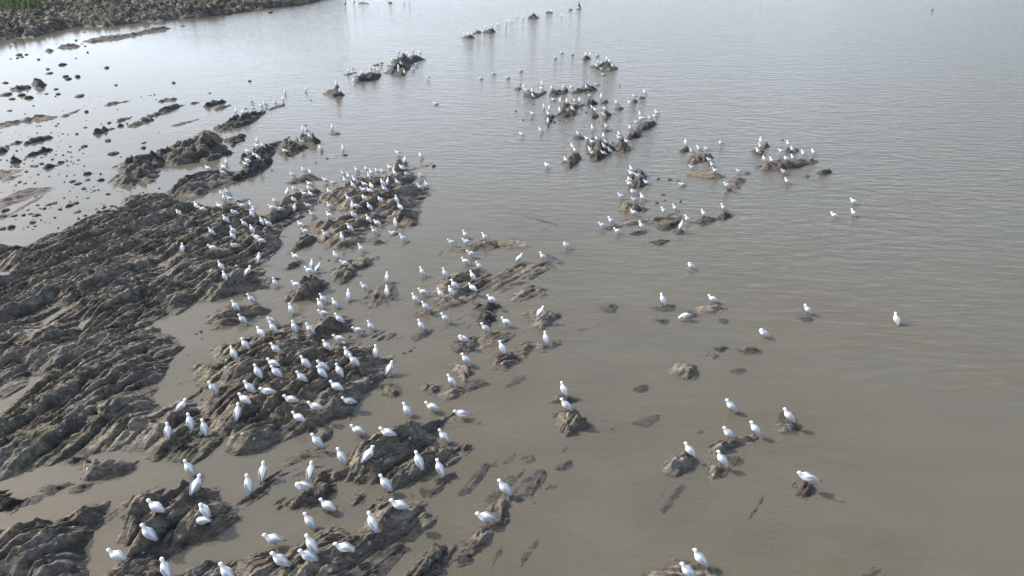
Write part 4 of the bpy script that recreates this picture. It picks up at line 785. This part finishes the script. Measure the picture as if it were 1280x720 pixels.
# places to name the birds by: (x, y, phrase)
ANCH = [(425,0,'near the dark birds at the top edge'),(505,3,'at the top edge'),(605,38,'in the left half of the far line'),(670,20,'in the right half of the far line'),(640,70,'swimming alone in open upper water'),
 (500,72,'on top of the jagged dark islet'),(505,88,'low on the jagged dark islet'),(455,92,'on the islet\'s lower left block'),(540,108,'floating just below the jagged islet'),(612,95,'floating between the islet and the green rock'),
 (420,110,'on the lone dark conical rock'),(375,118,'wading left of the conical rock'),(345,134,'on the thin tip of the boulder ridge'),(315,136,'on the dark boulder ridge'),
 (380,172,'on the oval weedy hump'),(353,188,'on the small weedy rock beside the hump'),(415,165,'on the tiny ledge right of the hump'),(327,178,'at the top of the angular rock'),(314,196,'on the left face of the angular rock'),(415,188,'on awash ledges right of the hump'),
 (278,210,'on the undercut slab'),(282,245,'huddled on the shelf edge below the undercut slab'),(225,262,'on the left part of the shelf'),(256,262,'on the ridges left of the huddle'),(300,266,'on the shelf right of the huddle'),(283,288,'on the middle beds of the shelf'),(318,292,'on the big block at the shelf\'s right side'),
 (228,311,'alone on the dark shelf ridges'),(300,312,'on the lower right shelf beds'),(277,338,'on the low shelf above the split slabs'),(322,325,'beside the channel at the shelf\'s edge'),(343,355,'wading in the channel'),
 (375,215,'on the pointed wedge rock'),(350,258,'at the left end of the gull ridge'),(385,240,'at the top of the gull ridge'),(388,262,'on the lower edge of the gull ridge'),(382,285,'on the rock below the gull ridge'),
 (436,220,'at the back of the crowded outcrop'),(412,232,'at the left end of the crowded outcrop'),(467,214,'along the crowded outcrop\'s far edge'),(495,205,'at the dark knob of the crowded outcrop'),(528,195,'at the far fork of the crowded outcrop'),(530,230,'at the right point of the crowded outcrop'),
 (460,232,'in the middle of the crowded outcrop'),(485,230,'right of the crowded outcrop\'s middle'),(443,258,'on the crowded outcrop\'s left face'),(475,250,'on the crowded outcrop\'s pale beds'),(500,258,'on the crowded outcrop\'s bare right face'),(412,262,'in the crowded outcrop\'s pool'),(418,295,'on the crowded outcrop\'s lower end'),(465,278,'at the crowded outcrop\'s lower right'),(497,292,'wading right of the crowded outcrop'),
 (371,322,'on the flat rock in the channel'),(390,340,'on the blocky channel rock'),(425,325,'on the ridged rock below the crowded outcrop'),(452,311,'above the ridged rock'),
 (305,382,'on the two tilted slabs'),(345,408,'on the upper ridges of the largest outcrop'),(407,388,'on the upper right spur of the largest outcrop'),(375,415,'in the upper middle of the largest outcrop'),(420,425,'beside the pool of the largest outcrop'),(300,436,'on the left bluff of the largest outcrop'),
 (340,465,'in the middle of the largest outcrop'),(320,490,'on the lower left beds of the largest outcrop'),(270,487,'on the left foot of the largest outcrop'),(400,465,'right of the largest outcrop\'s middle'),(440,450,'on the right slope of the largest outcrop'),(463,408,'on the pointed ridge right of the largest outcrop'),(475,440,'on the dark rocks at the largest outcrop\'s right edge'),(425,488,'at the largest outcrop\'s lower right'),(375,510,'on the lower front of the largest outcrop'),(300,520,'at the largest outcrop\'s bottom left'),
 (436,368,'in the narrow water above the pointed ridge'),(225,510,'on the ledge left of the trio'),(232,535,'in the trio on the lower shelf end'),(397,552,'below the largest outcrop'),
 (475,358,'on the flat reddish awash rock'),(585,305,'on the low muddy rock'),(592,322,'between the muddy rock and long ridge'),(528,340,'wading above the long ridge'),(560,360,'on the left half of the long ridge'),(600,350,'on the right half of the long ridge'),(528,378,'at the lower left end of the long ridge'),(665,322,'at the upper right end of the long ridge'),
 (525,405,'below the long ridge\'s left end'),(557,398,'wading below the long ridge'),(614,375,'on the dark mussel patch'),(620,405,'on the flat brown rock'),(580,423,'on the small weedy rock'),(628,436,'on the purplish mound'),(676,390,'on the round weedy rock'),(682,423,'on the weedy rock with a thin tail'),(583,450,'on the brown hump'),(565,476,'on the rounded rock left of the pebbly patch'),
 (510,513,'on the back of the broad outcrop'),(470,542,'on the left of the broad outcrop'),(577,517,'off the tip of the broad outcrop'),(556,547,'on the lumpy rock strip'),(428,572,'on the left foot of the broad outcrop'),(460,569,'on the front of the broad outcrop'),(537,586,'below the lumpy rock strip'),
 (320,600,'on the slim ridge'),(385,600,'on the triangular rock'),(410,632,'at the back of the cracked slab'),(345,690,'on the lower left of the cracked slab'),(390,670,'in the middle of the cracked slab'),(430,686,'on the cracked slab\'s dark joint'),(490,620,'at the top right of the cracked slab'),
 (607,648,'at the bottom center, lower of two'),(630,610,'at the bottom center, upper of two'),(240,600,'at the top of the ribbed rock'),(195,635,'on the left crest of the ribbed rock'),(254,645,'on the right flank of the ribbed rock'),(165,672,'at the bottom of the ribbed rock'),(208,716,'at the bottom edge left of center'),(285,718,'on the bottom edge rock beside the cracked slab'),
 (705,490,'of the lone pair on stacked boulders'),(757,0,'x'),
 (665,112,'at the left end of the far gull row'),(700,108,'in the middle of the far gull row'),(735,108,'at the right end of the far gull row'),(712,128,'on the far side of the weedy rock'),(685,140,'at the left end of the weedy rock'),(715,138,'on the near side of the weedy rock'),(737,120,'on the rounded dark boulder'),(752,121,'beside the small round stone'),(745,138,'on the small upright stones'),(771,128,'on the tiny split stone'),(795,122,'at the cluster\'s upper right'),
 (664,143,'wading left of the weedy rock'),(664,166,'wading at the cluster\'s lower left'),(757,160,'on the thin ledge above the packed rock'),(723,168,'on two tiny stones'),(815,147,'on the far end of the dark ridge'),(800,152,'on the middle of the dark ridge'),(785,162,'at the near end of the dark ridge'),(776,172,'on the pale topped block'),
 (742,174,'on top of the packed rock'),(740,190,'on the lower left of the packed rock'),(757,188,'on the lower right of the packed rock'),(712,190,'on the brown boulder'),(684,207,'alone left of the brown boulder'),
 (790,217,'on the tall dark rock'),(793,247,'on the squat rock'),(778,244,'left of the squat rock'),(793,266,'in front of the squat rock'),(757,278,'at the left end of the flat ledge'),(837,262,'behind the long flat ledge'),(802,282,'below the flat ledge'),(855,278,'near the right end of the flat ledge'),(880,267,'of the mid right pair'),(905,260,'of the mid right pair, on the wedge'),(853,229,'swimming alone at mid right'),
 (857,178,'on the small dark stone'),(870,186,'behind the blocky brown rock'),(892,200,'right of the blocky brown rock'),(893,214,'on the flat brown rock'),(902,179,'wading right of the blocky rock'),(922,214,'on the top of the slanted rock'),(909,231,'at the foot of the slanted rock'),
 (950,182,'at the left of the horseshoe'),(958,200,'on the left of the rusty rock'),(988,182,'at the back of the horseshoe'),(990,197,'on the middle of the rusty rock'),(1012,191,'on the right of the rusty rock'),(982,220,'wading below the rusty rock'),
 (1055,262,'of the trio wading far right'),(864,332,'alone on the calm water'),(829,374,'on the low broken rock'),(892,374,'on the mossy rock'),(857,395,'at the foot of the mossy rock'),(1010,387,'alone at the right'),(955,416,'alone above the oval rock'),(1120,399,'alone at the far right'),
 (754,282,'at the left end of the flat ledge'),(708,307,'alone right of the long ridge'),(680,320,'at the upper right end of the long ridge'),(650,322,'at the upper right end of the long ridge'),
 (914,509,'at the back of the right hand group'),(911,542,'on the left of the curved rock'),(944,537,'on the right of the curved rock'),(902,575,'on the squat banded rock'),(862,564,'on the striped rounded rock'),(986,520,'on the reddish rock'),(1008,597,'on the mossy rock'),(880,705,'on the hump at the bottom edge')]
birds = []
for ox, oy, sc, txt in T:
    for tok in txt.split():
        u, v = tok[:-1].split(','); birds.append((ox + float(u) / sc, oy + float(v) / sc, tok[-1]))
# drop near-duplicates read twice from overlapping tiles
keep = []
for b in birds:
    lim = 2.2 + 2.2 * max(0, b[1]) / 720
    if all(math.hypot(b[0] - k[0], b[1] - k[1]) > lim for k in keep): keep.append(b)
birds = keep
print('BIRDS', len(birds))

VV = np.concatenate(BVV); FF = np.concatenate(BVF)
bvh = BVHTree.FromPolygons([tuple(p) for p in VV.tolist()], FF.tolist())
def ground_z(x, y):
    hit = bvh.ray_cast(Vector((x, y, 5)), Vector((0, 0, -1)), 10)
    return hit[0].z if hit[0] is not None else -9
def foot(x, y, bz, wet=-0.035):
    """where on the rocks or in the shallows a bird seen at this place stands"""
    d = ray(x, y); t = (CAM_H - 2.0) / -d.z; t1 = (CAM_H - bz + 0.06) / -d.z; step = 0.03
    while t < t1:
        p = CAMP + d * t; g = max(ground_z(p.x, p.y), wet)
        if p.z - g <= bz: return Vector((p.x, p.y, g))
        t += step
    p = CAMP + d * t1; return Vector((p.x, p.y, wet))
rnd = random.Random(11)
info = []
for x, y, cde in birds:
    if cde == 'l' and y < 300 and rnd.random() < .3: kd, hd, word = CODE['a']
    else: kd, hd, word = CODE[cde]
    bz = PROTO[kd][1] * 0.84
    p = foot(x, y, bz, 0.0 if kd == 'sit' else -0.035)
    sub = ground_z(p.x, p.y) < -0.03
    if kd == 'sit' and ground_z(p.x, p.y) < 0.0: p.z = -0.045
    info.append([x, y, cde, kd, hd, word, p, sub])
# the 300 that show largest are things of their own, the rest (far, small) one object
info.sort(key=lambda r: -r[1])
near, far = info[:300], info[300:]
groups = {}
for r in near:
    k = min(range(len(ANCH)), key=lambda i: math.hypot(r[0] - ANCH[i][0], (r[1] - ANCH[i][1]) * 1.3))
    groups.setdefault(ANCH[k][2], []).append(r)
ORD = ['leftmost', 'second from left', 'third from left', 'fourth from left', 'fifth from left', 'sixth from left', 'seventh from left', 'eighth from left', 'ninth from left', 'tenth from left']
LABEL = {}
for ph, rs in groups.items():
    rs.sort(key=lambda r: r[0])
    for i, r in enumerate(rs):
        verb = 'white gull' if r[5] == 'standing' else r[5] + ' white gull'
        s = verb + ' ' + ph
        if len(rs) == 2: s += ', the ' + ('left' if i == 0 else 'right') + ' one'
        elif len(rs) > 2: s += ', ' + (ORD[i] if i < len(rs) - 1 else 'rightmost')
        if len(s.split()) > 16: s = s.replace('white gull', 'gull');
        if len(s.split()) > 16: s = s.replace('crowded outcrop\'s', 'outcrop\'s').replace('level backed ', '').replace('of the largest outcrop', 'of largest outcrop')
        LABEL[id(r)] = s
pcount = 0
for r in near:
    x, y, cde, kd, hd, word, p, sub = r
    yaw = R(hd + rnd.gauss(0, 14)); sc = rnd.uniform(0.96, 1.05) * (0.80 + 0.08 * min(1, max(0, y - 380) / 240))
    big = y > 205
    if big:
        root = bpy.data.objects.new('gull', None); COL.objects.link(root); root.empty_display_size = 0.1
        ch = {}
        for nm, me in PROTO[kd][0].items():
            base = nm.replace('.b', '')
            if base == 'wing_tip': par = ch['wing' + nm[8:]]
            elif base in ('bill', 'eye'): par = root
            else: par = root
            ch[nm] = link(base, me, par)
    else:
        root = link('gull', FARM[kd])
    root.location = p; root.rotation_euler = (0, 0, yaw); root.scale = (sc, sc, sc)
    setp(root, LABEL[id(r)], 'gull', 'white gulls resting on the rocks and in the shallows')
# far flock
def flock(rows, name):
    v, f, mi = [], [], []; ms = [M_WHITE, M_GREY, M_BLACK, M_BILL]
    for r in rows:
        me = FARM[r[3]]; a = R(r[4] + rnd.uniform(-20, 20)); ca, sa = math.cos(a), math.sin(a); sc = rnd.uniform(.78, .86); b = len(v); p = r[6]
        for q in me.vertices: v.append((p.x + sc * (q.co.x * ca - q.co.y * sa), p.y + sc * (q.co.x * sa + q.co.y * ca), p.z + sc * q.co.z))
        for q in me.polygons: f.append(tuple(b + i for i in q.vertices)); mi.append(ms.index(me.materials[q.material_index]))
    me = mesh_from(name, v, f, ms); me.polygons.foreach_set('material_index', mi); return link(name, me)
if far:
    o = flock(far, 'distant_gulls'); setp(o, 'many tiny white gulls on the farthest rocks and water', 'gulls', kind='stuff')

# ------------------------------------------------------------------ black water birds far out
def cormorant(x, y, h, label, upright=True):
    p = foot(x, y, h * .5)
    k = h / 0.75
    pts = [(-.20, 0, .10), (-.10, 0, .16), (0, 0, .27), (.05, 0, .38), (.055, 0, .46), (.06, 0, .56), (.065, 0, .63), (.09, 0, .665), (.13, 0, .66)]
    rr = [.012, .045, .095, .085, .055, .032, .028, .034, .020]
    v, f = tube(pts, rr, 12)
    v2, f2 = tube([(.125, 0, .66), (.20, 0, .655)], [.010, .003], 6)
    v3, f3 = tube([(0.0, .04, .22), (0.01, .045, .0)], [.014, .012], 6); v4, f4 = tube([(0.0, -.04, .22), (0.01, -.045, .0)], [.014, .012], 6)
    root = bpy.data.objects.new('cormorant', None); COL.objects.link(root); root.location = p; root.scale = (k, k, k); root.rotation_euler = (0, 0, R(rnd.choice([10, 170])))
    for nm, g in (('body', (v, f)), ('bill', (v2, f2)), ('leg', (v3, f3)), ('leg', (v4, f4))):
        link(nm, fixn(mesh_from(nm, g[0], g[1], M_CORM)), root)
    setp(root, label, 'dark bird')
cormorant(724.6, 6.5, .85, 'upright black water bird at the right end of the far gull line')
cormorant(431.5, 4.0, .70, 'black water bird near the top edge, left of two dark birds')
cormorant(442.5, 2.5, .55, 'smaller black bird beside the low green rock at the top edge')

# ------------------------------------------------------------------ turf on the far shore
gv, gf = [], []
rnd = random.Random(8)
for _ in range(4200):
    x, y = rnd.uniform(-30, 58), rnd.gauss(8, 4)
    if y > 16 - max(0, x - 30) * .3 or y < -14: continue
    p = ground(x, y, .5); g = max(ground_z(p.x, p.y), 0.1); s_ = rnd.uniform(.15, .40); a = rnd.uniform(0, 6.28); b = len(gv)
    dx, dy = math.cos(a) * s_ * .35, math.sin(a) * s_ * .35
    gv += [(p.x - dx, p.y - dy, g - .03), (p.x + dx, p.y + dy, g - .03), (p.x + rnd.uniform(-.1, .1), p.y + rnd.uniform(-.1, .1), g + s_ * 1.3)]; gf.append((b, b + 1, b + 2))
o = link('shore_grass', mesh_from('shore_grass', gv, gf, M_GRASS, False)); o['kind'] = 'stuff'
